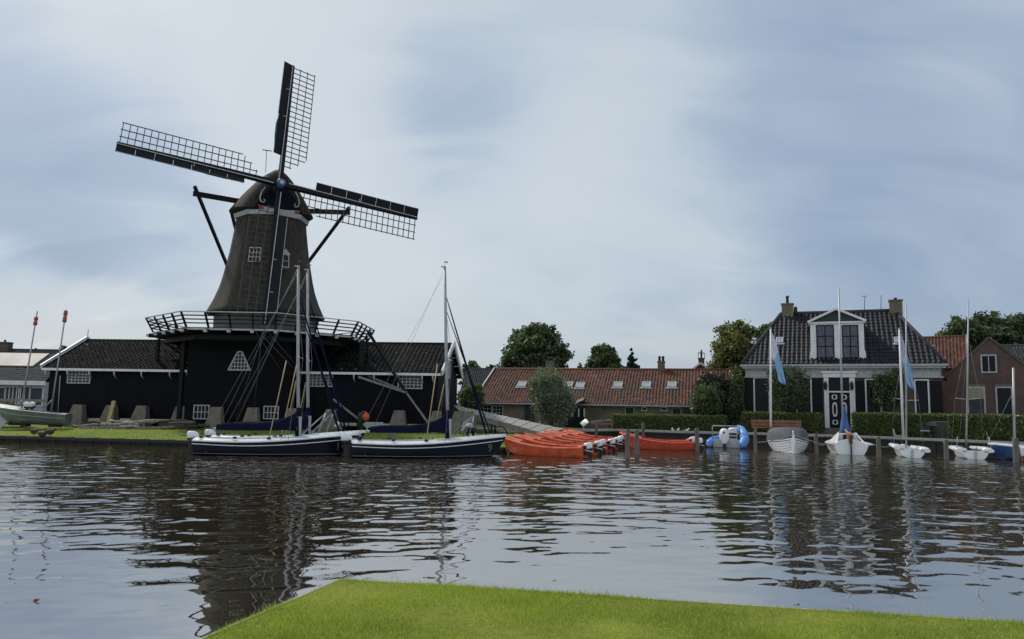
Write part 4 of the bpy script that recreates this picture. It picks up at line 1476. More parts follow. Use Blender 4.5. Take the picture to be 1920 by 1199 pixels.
def build_villa():
    S = 1.08
    a = Vector((15.2, 50, 0))*S; b = Vector((26.06, 45.5, 0))*S
    L = (b-a).length
    gz = .70
    T = thing('villa', 'brown brick house with white cornice, dark glazed hipped roof and white dormer', 'house', (a.x, a.y, gz), math.atan2(b.y-a.y, b.x-a.x))
    ez = P(1391, 684, a.y).z-gz+.02
    rh = P(1580, 589, a.y+1.0).z-gz+.22
    D = 9.8
    i = 2.45
    x0, x1 = .35, L-.35
    MB().box(x0, x1, .35, D-.35, -.1, ez-.15).build('wall', BRKD, T)
    r = MB()
    tile_roof(r, (0, 0, ez), (L, 0, ez), (i, D/2, rh), (L-i, D/2, rh), .31, .40, amp=.08, step=.035)
    tile_roof(r, (L, 0, ez), (L, D, ez), (L-i, D/2, rh), (L-i, D/2, rh), .31, .40, amp=.08)
    tile_roof(r, (0, D, ez), (0, 0, ez), (i, D/2, rh), (i, D/2, rh), .31, .40, amp=.08)
    tile_roof(r, (L, D, ez), (0, D, ez), (L-i, D/2, rh), (i, D/2, rh), .6, .6, k=2)
    roof = r.build('roof', TILEG, T)
    m = MB()
    m.tube([(i, D/2, rh+.05), (L-i, D/2, rh+.05)], .13, 8)
    for xa, xb in ((0, i), (L, L-i)):
        m.tube([(xa, 0, ez+.06), (xb, D/2, rh+.05)], .12, 8)
    m.build('ridge', TILES, roof)
    # cornice and frieze
    c = MB()
    c.box(-.12, L+.12, -.14, .2, ez-.16, ez-.02).box(.0, L, -.02, .2, ez-.30, ez-.16)
    c.box(.2, L-.2, .26, .34, ez-.85, ez-.30).box(.12, L-.12, .2, .34, ez-.93, ez-.85)
    c.build('cornice', OFFW, T)
    d = MB()
    nd = 34
    for k in range(nd):
        x = .3+(L-.6)*k/(nd-1)
        d.box(x-.06, x+.06, .12, .26, ez-.42, ez-.30)
    d.build('dentil', OFFW, T)
    # chimneys
    for px, pots in ((1477, ((0, .62),)), (1680, ((.0, .18),))):
        x, z = onp(T, px, 590, D/2)
        chimney(T, x, D/2, rh-.8, rh+.70, .82, .72, BRKY, pots, DKM, roof)
    x, z = onp(T, 1492, 590, D/2)
    MB().lathe([(.13, -.1), (.13, .35), (.1, .5)], 10, (x, D/2, rh+.05)).build('vent_pipe', DKM, roof)
    for px, h in ((1621, 1.15), (1652, 1.2)):
        x, z = onp(T, px, 590, D/2)
        mm = MB().tube([(x, D/2, rh), (x+.05, D/2, rh+h)], .022, 5)
        if px == 1621:
            mm.tube([(x-.16, D/2, rh+h+.05), (x+.05, D/2, rh+h-.05), (x+.22, D/2, rh+h+.06)], .02, 5)
        mm.build('antenna', DKM, roof)
    # dormer
    fy = .42
    dx0, dz0 = onp(T, 1521, 683, fy); dx1, _ = onp(T, 1622, 683, fy)
    _, dz1 = onp(T, 1521, 606, fy); _, apz = onp(T, 1569, 580, fy)
    dz0 = max(dz0, ez-.02)
    m = MB()
    m.box(dx0, dx1, fy, fy+3.6, dz0, dz1)
    cx = (dx0+dx1)/2
    dorm = m.build('dormer', WHITE, T)
    g = MB(); g.prism([(dx0+.05, fy+.02, dz1+.0), (dx1-.05, fy+.02, dz1+.0), (cx, fy+.02, apz-.1)], (0, .1, 0))
    g.build('pediment', GREENP, dorm)
    g = MB()
    for sx, ex in ((dx0-.15, cx), (dx1+.15, cx)):
        g.beam((sx, fy-.1, dz1+.05), (ex, fy-.1, apz), .34, .14, (0, 0, 1))
        g.prism([(sx, fy-.05, dz1+.06), (ex, fy-.05, apz+.02), (ex, fy+4.2, apz+.02), (sx, fy+4.2, dz1+.06)], (0, 0, .05))
    g.box(dx0-.1, dx1+.1, fy-.12, fy+.0, dz1-.06, dz1+.05)
    cheek = .12
    g.prism([(dx0-.13, fy-.03, dz0+.02), (dx0+.0, fy-.03, dz0+.02), (dx0+.0, fy-.03, dz0+.9), (dx0-.05, fy-.03, dz0+.9)], (0, .2, 0))
    g.prism([(dx1+.13, fy-.03, dz0+.02), (dx1-.0, fy-.03, dz0+.02), (dx1-.0, fy-.03, dz0+.9), (dx1+.05, fy-.03, dz0+.9)], (0, .2, 0))
    g.box(dx0, dx1, fy-.05, fy, dz0, dz0+.34)
    g.build('barge_board', WHITE, dorm)
    for p0, p1 in (((1532, 612), (1563, 670)), ((1580, 612), (1609, 670))):
        wx0, wz1 = onp(T, *p0, fy); wx1, wz0 = onp(T, *p1, fy)
        f = MB()
        f.box(wx0-.07, wx0, fy-.05, fy+.0, wz0-.07, wz1+.07).box(wx1, wx1+.07, fy-.05, fy+.0, wz0-.07, wz1+.07)
        f.box(wx0, wx1, fy-.05, fy+.0, wz0-.07, wz0).box(wx0, wx1, fy-.05, fy+.0, wz1, wz1+.07)
        f.box((wx0+wx1)/2-.03, (wx0+wx1)/2+.03, fy-.045, fy-.01, wz0, wz1)
        for t in (.34, .67): f.box(wx0, wx1, fy-.042, fy-.012, wz0+(wz1-wz0)*t-.03, wz0+(wz1-wz0)*t+.03)
        f.build('window', BLK, dorm)
        MB().box(wx0, wx1, fy-.02, fy-.004, wz0, wz1).build('pane', REFLG, dorm)
    # small roof lights
    es = Vector((0, D/2, rh-ez)).normalized(); n = Vector((1, 0, 0)).cross(es)
    inv = FR[T.name].inverted()
    for px, py in ((1462, 641), (1684, 641)):
        o = inv @ CC; dd = inv.to_3x3() @ ray(px, py)
        t = (Vector((0, 0, ez))-o).dot(n)/dd.dot(n)
        skylight(T, o+dd*t+n*.06, (1, 0, 0), es, n, .36, .5)
    # side dormer on the right hip
    q = MB(); q.box(L-1.35, L-.45, 2.1, 3.5, ez+.5, ez+1.25)
    q.build('side_dormer', BLK, T)
    MB().box(L-1.6, L-.3, 1.95, 3.65, ez+1.25, ez+1.37).build('side_dormer_roof', OFFW, T)
    # ground floor: tall windows with dark shutters, door case
    y = .35
    wins = [((1415, 710), (1442, 790), (1391+4, 1412)), ((1494, 710), (1521, 790), (1524, 1542)), ((1624, 713), (1652, 790), (1602, 1621)), ((1716, 714), (1742, 790), (1745, 1767))]
    for p0, p1, sh in wins:
        wx0, wz1 = onp(T, *p0, y); wx1, wz0 = onp(T, *p1, y)
        window(T, wx0, wx1, max(wz0, .5), wz1, y-.004, 1, 1, .09, .03, WHITE, GLASS)
        sx0, _ = onp(T, sh[0], 740, y); sx1, _ = onp(T, sh[1], 740, y)
        MB().box(sx0, sx1, y-.08, y-.002, max(wz0, .5), wz1-.03).build('shutter', BLK, T)
    dx0, dzt = onp(T, 1553, 708, y); dx1, _ = onp(T, 1592, 708, y)
    c0, czt = onp(T, 1544, 700, y); c1, _ = onp(T, 1602, 700, y)
    m = MB()
    m.box(c0, dx0, y-.2, y, .35, dzt).box(dx1, c1, y-.2, y, .35, dzt)
    m.box(c0-.06, c1+.06, y-.26, y, dzt, dzt+.3).box(c0-.16, c1+.16, y-.34, y, dzt+.3, dzt+.42)
    _, trz = onp(T, 1570, 735, y)
    m.box(dx0, dx1, y-.12, y, trz-.05, trz+.05)
    m.build('door_case', WHITE, T)
    MB().box(dx0, dx1, y-.05, y-.003, trz+.05, dzt).build('fanlight', GLASS, T)
    dm = MB(); dm.box(dx0, (dx0+dx1)/2-.008, y-.06, y-.003, .35, trz-.05).box((dx0+dx1)/2+.008, dx1, y-.06, y-.003, .35, trz-.05)
    door = dm.build('door', DOORM, T)
    pan = MB()
    for s_ in (0, 1):
        cx_ = dx0+(dx1-dx0)*(.27+.46*s_)
        for pz, hh, ww in ((.87, .16, .17), (.52, .48, .15), (.16, .16, .17)):
            zc = .35+(trz-.4)*pz
            k = 12
            outer = [(cx_-ww, zc-hh), (cx_+ww, zc-hh), (cx_+ww, zc+hh), (cx_-ww, zc+hh)]
            for j in range(k):
                a0, a1 = 2*math.pi*j/k, 2*math.pi*(j+1)/k
                def sq(a):
                    c_, s2 = math.cos(a), math.sin(a); q_ = max(abs(c_), abs(s2))
                    return cx_+ww*c_/q_, zc+hh*s2/q_
                o0, o1 = sq(a0), sq(a1)
                i0_ = (cx_+ww*.62*math.cos(a0), zc+hh*.82*math.sin(a0)); i1_ = (cx_+ww*.62*math.cos(a1), zc+hh*.82*math.sin(a1))
                pan.prism([(o0[0], y-.075, o0[1]), (o1[0], y-.075, o1[1]), (i1_[0], y-.075, i1_[1]), (i0_[0], y-.075, i0_[1])], (0, .014, 0))
    pan.build('door_panel', WHITE, door)
    st = MB(); st.box(c0-.1, c1+.1, y-.9, y-.21, -.1, .18).box(c0, c1, y-.55, y-.22, .18, .35)
    st.build('step', STONE, T)
    for px in (1548, 1597):
        lx, lz = onp(T, px, 724, y-.3)
        MB().lathe([(.04, -.28), (.1, -.2), (.12, .15), (.05, .28), (.02, .33)], 8, (lx, y-.3, lz)).box(lx-.02, lx+.02, y-.3, y-.19, lz-.02, lz+.02).build('wall_lamp', DKM, T)
    # black letters of the house name on the frieze, as worn as in the photo
    lx, lz = onp(T, 1566, 695, .25)
    text('L.P. Hoogsma', .26, BLK, T, Matrix.Translation((lx, .252, lz)) @ Matrix.Rotation(math.pi/2, 4, 'X'), 'house_name')
    # rain pipe
    px_, _ = onp(T, 1774, 720, .1)
    MB().tube([(L-.2, .1, ez-.3), (L-.2, .28, ez-.9), (L-.2, .28, 0)], .05, 6).build('rain_pipe', PIPE, T)
    return T


def build_brick_house():
    a = P(1778, 780, 50.6); rz = math.radians(-33)
    T = thing('brick_house', 'small red brown brick house with a pointed front gable beside the white corniced villa', 'house', (a.x, a.y, .7), rz)
    w = 5.7
    apx, apz = onp(T, 1855, 634, 0); _, ez = onp(T, 1784, 706, 0)
    w = apx*2
    D = 9
    m = MB()
    m.add([Vector((x, yy, z)) for yy in (0, D) for x, z in ((0, -.1), (0, ez), (apx, apz), (w, ez), (w, -.1))], [(0, 4, 3, 2, 1), (5, 6, 7, 8, 9), (0, 1, 6, 5), (3, 4, 9, 8)])
    m.build('wall', BRKR, T)
    r = MB()
    tile_roof(r, (-.2, D, ez-.2), (-.2, .06, ez-.2), (apx, D, apz+.05), (apx, .06, apz+.05), .26, .35)
    tile_roof(r, (w+.2, .06, ez-.2), (w+.2, D, ez-.2), (apx, .06, apz+.05), (apx, D, apz+.05), .26, .35)
    r.build('roof', TILEB, T)
    g = MB()
    for s_ in (0, w): g.beam((s_+(-.15 if s_ == 0 else .15), -.03, ez-.12), (apx, -.03, apz+.04), .12, .14)
    g.build('verge_board', BRKD, T)
    for p0, p1, nx, nz, gm in (((1841, 668), (1867, 697), 2, 1, GLASS), ((1815, 728), (1847, 790), 1, 1, GLASS2), ((1869, 728), (1899, 790), 1, 1, GLASS)):
        x0, z1 = onp(T, *p0, 0); x1, z0 = onp(T, *p1, 0)
        window(T, x0, x1, max(z0, .5), z1, -.003, nx, nz, .09, .05, OFFW, gm)
        if nz == 1 and nx == 1:
            MB().box(x0-.15, x1+.15, -.07, -.064, z1+.1, z1+.22).build('lintel', STONE, T)
    x0, z1 = onp(T, 1815, 728, 0); x1, z0 = onp(T, 1847, 748, 0)
    MB().box(x0, x1, -.05, -.026, z0, z1).build('blind', M_('cream blind', (.30, .27, .18), .8), T)
    return T


def build_background():
    # modern house at the far left
    a = P(-140, 716, 57)
    b = P(84, 716, 57)
    L = b.x-a.x
    T = thing('modern_house', 'low modern house with dark roof and long white gutter, left of the black shed', 'house', (a.x, 57, .8))
    ez = b.z-.8; rh = P(60, 663, 61).z-.8
    m = MB(); m.box(.3, L-.3, .4, 8, -.1, ez-.02); m.build('wall', OFFW, T)
    r = MB(); tile_roof(r, (0, 0, ez), (L, 0, ez), (0, 4.2, rh), (L-.3, 4.2, rh), .3, .32, .012); tile_roof(r, (L, 8.4, ez), (0, 8.4, ez), (L-.3, 4.2, rh), (0, 4.2, rh), .6, .6, .02, k=2)
    roof = r.build('roof', TILES, T)
    MB().box(-.1, L+.1, -.16, -.02, ez-.28, ez+.04).build('gutter', WHITE, T)
    es = Vector((0, 4.2, rh-ez)).normalized(); n = Vector((1, 0, 0)).cross(es)
    x0, _ = onp(T, -60, 690, 2.4); x1, _ = onp(T, 66, 690, 2.4)
    M = Matrix((Vector((1, 0, 0)), es, n)).transposed().to_4x4(); M.translation = (0, 0, ez)
    H = (Vector((0, 4.2, rh-ez))).length
    f = MB()
    f.box(x0, x1, H*.5, H*.97, .03, .10, M)
    f.build('roof_panel', M_('pale roof panel', (.40, .36, .32), .6, .1, .8, 0, 0, .2), roof)
    for p0, p1, nx in (((-20, 727), (8, 760), 2), ((12, 726), (36, 765), 4), ((38, 726), (54, 765), 2), ((58, 728), (78, 760), 1)):
        wx0, z1 = onp(T, *p0, .4); wx1, z0 = onp(T, *p1, .4)
        window(T, wx0, wx1, z0, z1, .395, nx, 1, .07, .06, WHITE, GLASS2)
    # the dark house with a chimney behind it
    T = gable_house('grey_roofed_house', 'dark roofed house with a broad brown chimney behind the modern house', (P(-120, 700, 74).x, 74), 0, 15.5, 9, 3.5, P(30, 655, 78).z-.75, BRKD, TILES)
    cx, cz = onp(T, 5, 650, 4.5)
    chimney(T, cx, 4.5, cz-.9, cz+.35, 1.6, .8, BRKD, ((.2, .25),))
    cx, cz = onp(T, 67, 655, 4.5)
    MB().tube([(cx, 4.5, cz-.6), (cx, 4.5, cz+.1)], .12, 8).build('vent_pipe', DKM, T)
    # dark roofed building right of the shed
    p = P(862, 722, 84)
    gable_house('barn', 'far dark roofed barn between the black shed and the orange roofed cottage', (p.x, 84), math.radians(-5), 6.2, 9, 2.7, P(890, 692, 88).z-.7, BRKD, TILES)
    # houses seen over the cottage roof
    p = P(1322, 720, 68)
    T = gable_house('back_house', 'orange roofed house half hidden behind the right end of the cottage', (p.x, 68), math.radians(-14), 6.5, 7, 4.0, P(1350, 693, 71).z-.7, BRKR, TILEO)
    cx, cz = onp(T, 1357, 690, 3.5)
    chimney(T, cx, 3.5, cz-.5, cz+.65, .95, .7, BRKR, ((0, .25),))
    c = P(1314, 700, 72)
    rz = math.radians(-16)
    T = thing('gable_house', 'house with a white edged pointed gable and caged chimney rising behind the cottage roof', 'house', (c.x, 72, .7), rz)
    _, az = onp(T, 1314, 682, 0)
    w = 2.6
    MB().prism([(-w, 0, -.1), (w, 0, -.1), (w, 0, az-2.1), (0, 0, az-.1), (-w, 0, az-2.1)], (0, 7, 0)).build('wall', BRKR, T)
    r = MB()
    tile_roof(r, (-w-.15, 7, az-2.15), (-w-.15, -.15, az-2.15), (0, 7, az), (0, -.15, az), .3, .35)
    tile_roof(r, (w+.15, -.15, az-2.15), (w+.15, 7, az-2.15), (0, -.15, az), (0, 7, az), .3, .35)
    r.build('roof', TILEO, T)
    g = MB()
    for s_ in (-1, 1): g.beam((s_*(w+.1), -.2, az-2.1), (0, -.2, az+.05), .06, .17)
    g.build('verge_board', WHITE, T)
    _, cz = onp(T, 1314, 666, 2)
    ch = chimney(T, 0, 2, az-.6, az+.55, .55, .55, BRKR)
    cg = MB()
    for sx in (-.3, .3):
        for sy in (-.3, .3): cg.beam((sx, 2+sy, az+.6), (sx, 2+sy, az+1.15), .03, .03, (0, 1, 0))
    cg.box(-.32, .32, 1.68, 2.32, az+1.12, az+1.16).tube([(0, 2, az+.6), (0, 2, az+1.45)], .09, 8)
    cg.build('chimney_cage', DKM, ch)
    # right: orange roof between the two houses, slate roof beyond
    p = P(1728, 700, 62)
    _ = gable_house('orange_roofed_house', 'orange tiled roof seen between the villa and the small brick house', (p.x, 62), math.radians(-30), 3.3, 8, P(1735, 692, 62).z-.7, P(1760, 640, 66).z-.5, BRKR, TILEO, verge=OFFW)
    p = P(1868, 690, 63)
    _ = gable_house('slate_roofed_house', 'house with grey slate roof and white ridge behind the small brick house', (p.x, 63), math.radians(-23), 9, 8, P(1880, 700, 63).z-.7, P(1890, 651, 66).z-.6, BRKD, TILES, verge=WHITE)
    # little roof end over the ridge, left of the tall tree
    return


MILL = build_mill()
build_shed()
build_ramp()
build_cottage()
VILLA = build_villa()
build_brick_house()
build_background()


# ------------------------------------------------------------------ trees, bushes, hedges
def build_green():
    t = tree
    g = 'trees behind the houses'
    t('broadleaf_tree', 'big dark rounded tree rising behind the left end of the cottage roof', 'tree', 1004, 608, 725, 128, 76, LF_DK, 15000, .26, 1, g)
    t('broadleaf_tree', 'dense dark tree behind the middle of the cottage roof, beside the conifer', 'tree', 1131, 644, 725, 66, 80, LF_DK, 8000, .24, 2, g)
    t('conifer_tree', 'slim blue green conifer behind the cottage roof, right of the dense dark tree', 'tree', 1184, 655, 725, 44, 80, LF_CON, 5000, .22, 3, g, shape='cone')
    t('broadleaf_tree', 'yellow green airy tree standing left of the villa roof', 'tree', 1382, 598, 740, 104, 68, LF_YEL, 9500, .2, 4, g)
    t('broadleaf_tree', 'dark tree tucked against the left slope of the villa roof', 'tree', 1446, 604, 740, 84, 72, LF_MID, 7500, .24, 5, g)
    t('broadleaf_tree', 'spreading dark tree with gaps in its crown, behind the gap right of the villa', 'tree', 1812, 585, 730, 108, 78, LF_DK, 10500, .26, 6, g, shape='broad')
    t('broadleaf_tree', 'broad dark tree at the right edge behind the brick gable', 'tree', 1898, 580, 730, 122, 80, LF_DK, 11500, .26, 7, g, shape='broad')
    t('bush', 'soft grey green willow bush in front of the cottage', 'bush', 1033, 695, 804, 78, 50.2, LF_WIL, 16000, .085, 8, None, .7, 'bush', True)
    b = 'garden shrubs between the cottage and the villa'
    t('shrub', 'dark copper leaved shrub against the right end of the cottage', 'bush', 1336, 696, 790, 60, 54.5, LF_RED, 6000, .11, 9, b, .7, 'bush')
    t('shrub', 'lush green shrub behind the hedge in front of the copper leaved shrub', 'bush', 1325, 718, 800, 56, 53.2, LF_MID, 7000, .10, 10, b, .7, 'bush')
    t('shrub', 'tall green shrub beside the left corner of the villa', 'bush', 1374, 690, 800, 40, 54.2, LF_MID, 6500, .10, 11, b, .7, 'bush')
    t('espalier_lime', 'clipped lime tree in front of the left windows of the villa', 'tree', 1478, 688, 778, 76, 51.9, LF_DK, 8500, .09, 12, 'trained trees before the villa', .66, 'bush', True, .5)
    t('espalier_lime', 'clipped lime tree in front of the right windows of the villa', 'tree', 1668, 692, 772, 62, 49.6, LF_DK, 7500, .09, 13, 'trained trees before the villa', .66, 'bush', True, .5)
    t('shrub', 'yellow green shrub growing between the shed and the cottage', 'bush', 882, 716, 790, 44, 57, LF_MID, 5000, .11, 14, None, .7, 'bush')
    t('broadleaf_tree', 'small far tree above the dark barn roof right of the shed', 'tree', 884, 676, 730, 48, 100, LF_MID, 2600, .3, 15, g)
    t('broadleaf_tree', 'low far tree between the shed and the big rounded tree', 'tree', 920, 684, 730, 36, 104, LF_DK, 2000, .3, 16, g)
    t('broadleaf_tree', 'small dark tree peeping over the left end of the shed roof', 'tree', 112, 648, 720, 42, 86, LF_DK, 2600, .26, 17, g)
    t('broadleaf_tree', 'little treetop just over the cottage ridge left of the dense dark tree', 'tree', 1087, 682, 730, 22, 90, LF_MID, 1500, .25, 18, g)
    t('shrub', 'pale green garden shrub behind the grounded boats at the far left', 'bush', 6, 752, 800, 44, 47.5, LF_WIL, 2500, .1, 19, None, .8, 'bush')
    # far tree belt closing the horizon, one mass
    rng = np.random.default_rng(40)
    blobs = []
    for i in range(150):
        a = math.radians(-62+124*i/149)
        R = 230+25*rng.random()
        blobs.append(((R*math.sin(a), R*math.cos(a), 1.6+1.0*rng.random()), (5.5, 4, 2.6+1.2*rng.random())))
    V, F = leaf_arrays(blobs, 26000, .62, rng)
    tag(np_mesh('far_tree_belt', V, F, LF_DK), 'distant dark tree belt along the horizon', 'trees', kind='stuff')
    hedge('long clipped hedge in front of the cottage behind the orange boats', (P(1149, 790, 53.2).x, 53.2), (P(1362, 790, 51.6).x, 51.6), .66, P(1250, 779.5, 52.4).z, 1.0, 51, 16000)
    hedge('clipped hedge behind the red brown bench, left of the villa steps', (P(1394, 790, 51.4).x, 51.4), (P(1541, 790, 50.2).x, 50.2), .66, P(1470, 775.5, 50.8).z, .9, 52, 13000)
    hedge('clipped hedge in front of the right half of the villa', (P(1598, 790, 48.8).x, 48.8), (P(1779, 790, 46.0).x, 46.0), .66, P(1690, 777, 47.4).z, .9, 53, 15000)
    hedge('brighter rounded hedge in front of the small brick house', (P(1779, 800, 43.9).x, 43.9), (P(1960, 800, 40.0).x, 40.0), .66, P(1850, 780, 42.4).z, 1.1, 54, 17000)


build_green()


# ------------------------------------------------------------------ sailing boats along the mill bank
def sail_boat(label, stern, head, num, mast_top, motor_tilt=0.0):
    T = thing('sail_boat', label, 'sailboat', (stern[0], stern[1], 0), head, 'navy sailing boats moored by the mill')
    L = 6.0
    H = Hull(L, [(0, .72), (.2, .98), (.45, 1.10), (.7, .88), (.88, .46), (1, .03)], [(0, .58), (.3, .55), (.6, .63), (1, .86)], [(0, -.06), (.4, -.22), (.8, -.16), (.97, .0), (1, .15)], rake=.42, p=.42, q=1.5)
    hull = H.shell().build('hull', NAVY, T)
    H.strake(.86, .019, 0, .99, .012).build('white_stripe', WHITE, hull)
    wl = MB()
    for sd in (-1, 1):
        pts = []
        for i in range(25):
            u = .96*i/24
            zk, zs = cat(H.keel, u), cat(H.sheer, u)
            x, y, z = H.at(u, (max(.07-zk, .001)/(zs-zk))**(1/H.q))
            pts.append((x, (y-.006)*sd, z))
        wl.tube(pts, .011, 5)
    wl.build('waterline_stripe', STEEL, hull)
    H.strake(1.0, .035, 0, 1.0, .0).build('gunwale', GELW, hull)
    d = H.deck(.06, .56, .66, .12, .10, 0, .10)
    deck = d.build('deck', DECKW, T)
    c = MB()
    c.box(.5, 3.2, -.62, -.36, .12, .42).box(.5, 3.2, .36, .62, .12, .42).box(1.3, 1.6, -.62, .62, .3, .43)
    c.build('bench', DECKW, deck)
    for x, y in ((.3, .55), (.3, -.55), (1.6, .78), (1.6, -.78), (2.9, .82), (2.9, -.82), (3.9, .3), (4.2, -.35), (5.6, 0)):
        MB().box(x-.07, x+.07, y-.03, y+.03, .66, .74).build('cleat', DKM, deck)
    mx = 3.95
    mz = mast_top
    lean = -.045
    m = MB()
    m.tube([(mx, 0, .66), (mx+lean*mz*.5, 0, mz*.5), (mx+lean*mz, 0, mz)], [.072, .07, .055], 10)
    m.box(mx+lean*mz-.16, mx+lean*mz+.05, -.02, .02, mz-.02, mz+.03)
    m.box(mx-.09, mx+.09, -.10, -.075, .62, 1.55).box(mx-.09, mx+.09, .075, .10, .62, 1.55)
    mast = m.build('mast', ALU, T)
    s = MB()
    s.tube([(mx+lean*4, -.02, 4.0), (mx-.05, -.62, 3.95)], .018, 5).tube([(mx+lean*4, .02, 4.0), (mx-.05, .62, 3.95)], .018, 5)
    s.build('spreader', ALU, mast)
    v = MB(); v.tube([(mx+lean*mz, 0, mz), (mx+lean*mz, 0, mz+.25)], .008, 4).box(mx+lean*mz-.02, mx+lean*mz+.14, -.005, .005, mz+.19, mz+.24)
    v.build('wind_vane', RED, mast)
    b = MB()
    bz = .97
    secs = []
    for x, h, w in ((.72, .24, .07), (1.2, .27, .10), (2.2, .30, .12), (2.9, .34, .13), (3.4, .46, .14), (3.75, .66, .13), (3.9, .86, .11)):
        z0 = bz-.02+.02*(x-.75)
        ring = []
        for k in range(12):
            a = 2*math.pi*k/12
            ring.append(Vector((x, w*math.cos(a)*(1-.25*math.sin(a)), z0+h*.5+h*.55*math.sin(a)+.02*math.sin(x*9+k))))
        secs.append(ring)
    b.loft(secs)
    b.tube([(mx-.04, 0, .7), (mx-.045, 0, 1.9)], [.12, .10], 10)
    b.build('sail_cover', NAVYC, T)
    MB().tube([(.6, 0, bz+.03), (mx-.1, 0, bz+.1)], .05, 8).build('boom', ALU, T)
    w = MB()
    top = Vector((mx+lean*mz*.86, 0, mz*.86))
    for y in (-.86, .86): w.tube([(mx-.3, y, .62), (mx-.05, math.copysign(.62, y), 3.95), (mx+lean*mz*.8, 0, mz*.8)], .009, 4)
    w.tube([(mx+lean*mz, 0, mz-.05), (.9, 0, 1.25)], .006, 4).tube([(mx+lean*mz*.97, 0, mz*.97), (.2, .45, .65)], .006, 4)
    w.build('wire', STAY, T)
    f = MB()
    fy = 5.35
    q0 = Vector((5.55, 0, .95)); q1 = top
    f.tube([q0, q0.lerp(q1, .1), q0.lerp(q1, .5), q0.lerp(q1, .88), q1], [.035, .05, .042, .025, .012], 7)
    f.build('furled_jib', NAVYC, T)
    w2 = MB(); q3 = Vector((5.75, .05, .95)); q4 = Vector((mx+lean*mz*.78, 0, mz*.78))
    w2.tube([q3, q3.lerp(q4, .15), q3.lerp(q4, .6), q4], [.025, .034, .028, .012], 6); w2.build('furled_sail', NAVYC, T)
    st = MB()
    for y in (-.5, .5): st.tube([(mx+.1, y, .8), (5.0, y*.25, 1.72)], .016, 6).tube([(mx+.75, y*.8, .82), (5.0, y*.25, 1.72)], .014, 6)
    st.tube([(5.0, -.13, 1.72), (5.15, 0, 1.85), (5.0, .13, 1.72)], .016, 6)
    st.build('mast_strut', STEEL, T)
    rp = MB()
    rp.tube([(5.9, .1, .86), (6.0, 1.0, .5), (6.1, 2.2, .3)], .014, 5).tube([(.2, .9, .62), (.0, 1.6, .42), (-.2, 2.6, .3)], .014, 5)
    rp.build('mooring_rope', ROPE, T)
    po = MB(); po.tube([(2.9, -.78, .68), (3.35, -.3, 3.8)], .024, 6); po.build('wooden_pole', WOODT, T)
    po = MB(); po.tube([(3.35, .5, .7), (3.72, .1, 3.0)], .022, 6); po.build('wooden_pole', WOODT, T)
    outboard(T, -.22, .12, .62, .82, GELW, T, math.pi, motor_tilt)
    MB().box(-.10, .03, -.05, .32, .25, .66).build('motor_bracket', DKM, T)
    MB().prism([(-.02, -.25, .5), (-.25, -.25, .5), (-.32, -.25, -.5), (-.02, -.25, -.5)], (0, .04, 0)).build('rudder', DKM, T)
    if num:
        u = .925
        x, y, z = H.at(u, .62)
        x2, y2, z2 = H.at(u-.04, .62)
        ang = math.atan2(y-y2, x-x2)
        M = Matrix.Translation((x, y-.03, z)) @ Matrix.Rotation(ang, 4, 'Z') @ Matrix.Rotation(math.radians(96), 4, 'X')
        text(num, .46, M_('faded number', (.12, .12, .13), .6), T, M, 'bow_number')
    return T


def build_sailboats():
    a, b = G(367, 852, 0), G(640, 853, 0)
    hd = math.radians(9)
    dz = P(550, 500, 31.6).z
    sail_boat('navy sailing boat with two bare masts seen behind it, nearest of the left pair', a, hd, '14', P(551, 501, 31.5).z)
    n = Vector((-math.sin(hd), math.cos(hd), 0)); f = Vector((math.cos(hd), math.sin(hd), 0))
    sail_boat('navy sailing boat lying mostly hidden between the nearest left boat and the bank', a+n*2.3+f*.15, hd, None, P(575, 507, 34).z-.05)
    a = G(657, 857, 0)
    sail_boat('navy sailing boat with the number 9 on its bow, beside the orange boats', a, math.radians(15), '9', P(829, 502, 31.8).z)
    return


build_sailboats()


# ------------------------------------------------------------------ orange rental boats
def rental_boat(label, stern, head, mat, group):
    T = thing('rental_boat', label, 'motorboat', (stern.x, stern.y, 0), head, group)
    L = 3.55
    H = Hull(L, [(0, .58), (.25, .67), (.55, .67), (.8, .46), (.93, .24), (1, .05)], [(0, .40), (.4, .38), (.75, .50), (1, .74)], [(0, -.10), (.5, -.16), (.85, -.08), (1, .22)], rake=.28, p=.32, q=1.25, n=20, m=8)
    hull = H.shell().build('hull', mat, T)
    s = H.strake(.80, .022, .0, .98, .012); s.build('rib', mat, hull)
    H.strake(1.0, .045, 0, 1.0, .01).build('gunwale', mat, hull)
    deck = H.deck(.05, .78, .82, .06, .12, 0, .06).build('deck', mat, T)
    fl = MB(); fl.prism([(.22, -.50, .07), (2.1, -.52, .07), (2.85, -.34, .07), (2.85, .34, .07), (2.1, .52, .07), (.22, .50, .07)], (0, 0, .06)); fl.build('floor', INNER, T)
    b = MB()
    for x0, x1 in ((.25, .62), (1.15, 1.5), (2.0, 2.3)): b.box(x0, x1, -.46, .46, .26, .33)
    b.build('seat', STEEL, T)
    MB().tube([(1.35, -.68, .42), (1.3, -.70, .25), (1.3, -.66, .02)], .016, 5).tube([(1.35, -.68, .46), (1.35, .68, .46)], .016, 5).build('strap', DKM, T)
    outboard(T, -.2, 0, .36, .8, GELW, T, math.pi, math.radians(-14))
    MB().box(-.12, .0, -.14, .14, .1, .5).build('motor_bracket', DKM, T)
    MB().tube([(-.42, .22, .26), (-.05, .25, .32)], .025, 6).build('tiller_arm', OFFW, T)
    ring = MB(); ring.ball((3.66, 0, .75), (.06, .06, .05), 8, 5); ring.tube([(3.4, 0, .72), (3.66, 0, .77)], .02, 5)
    ring.build('bow_eye', OFFW, T)
    return T


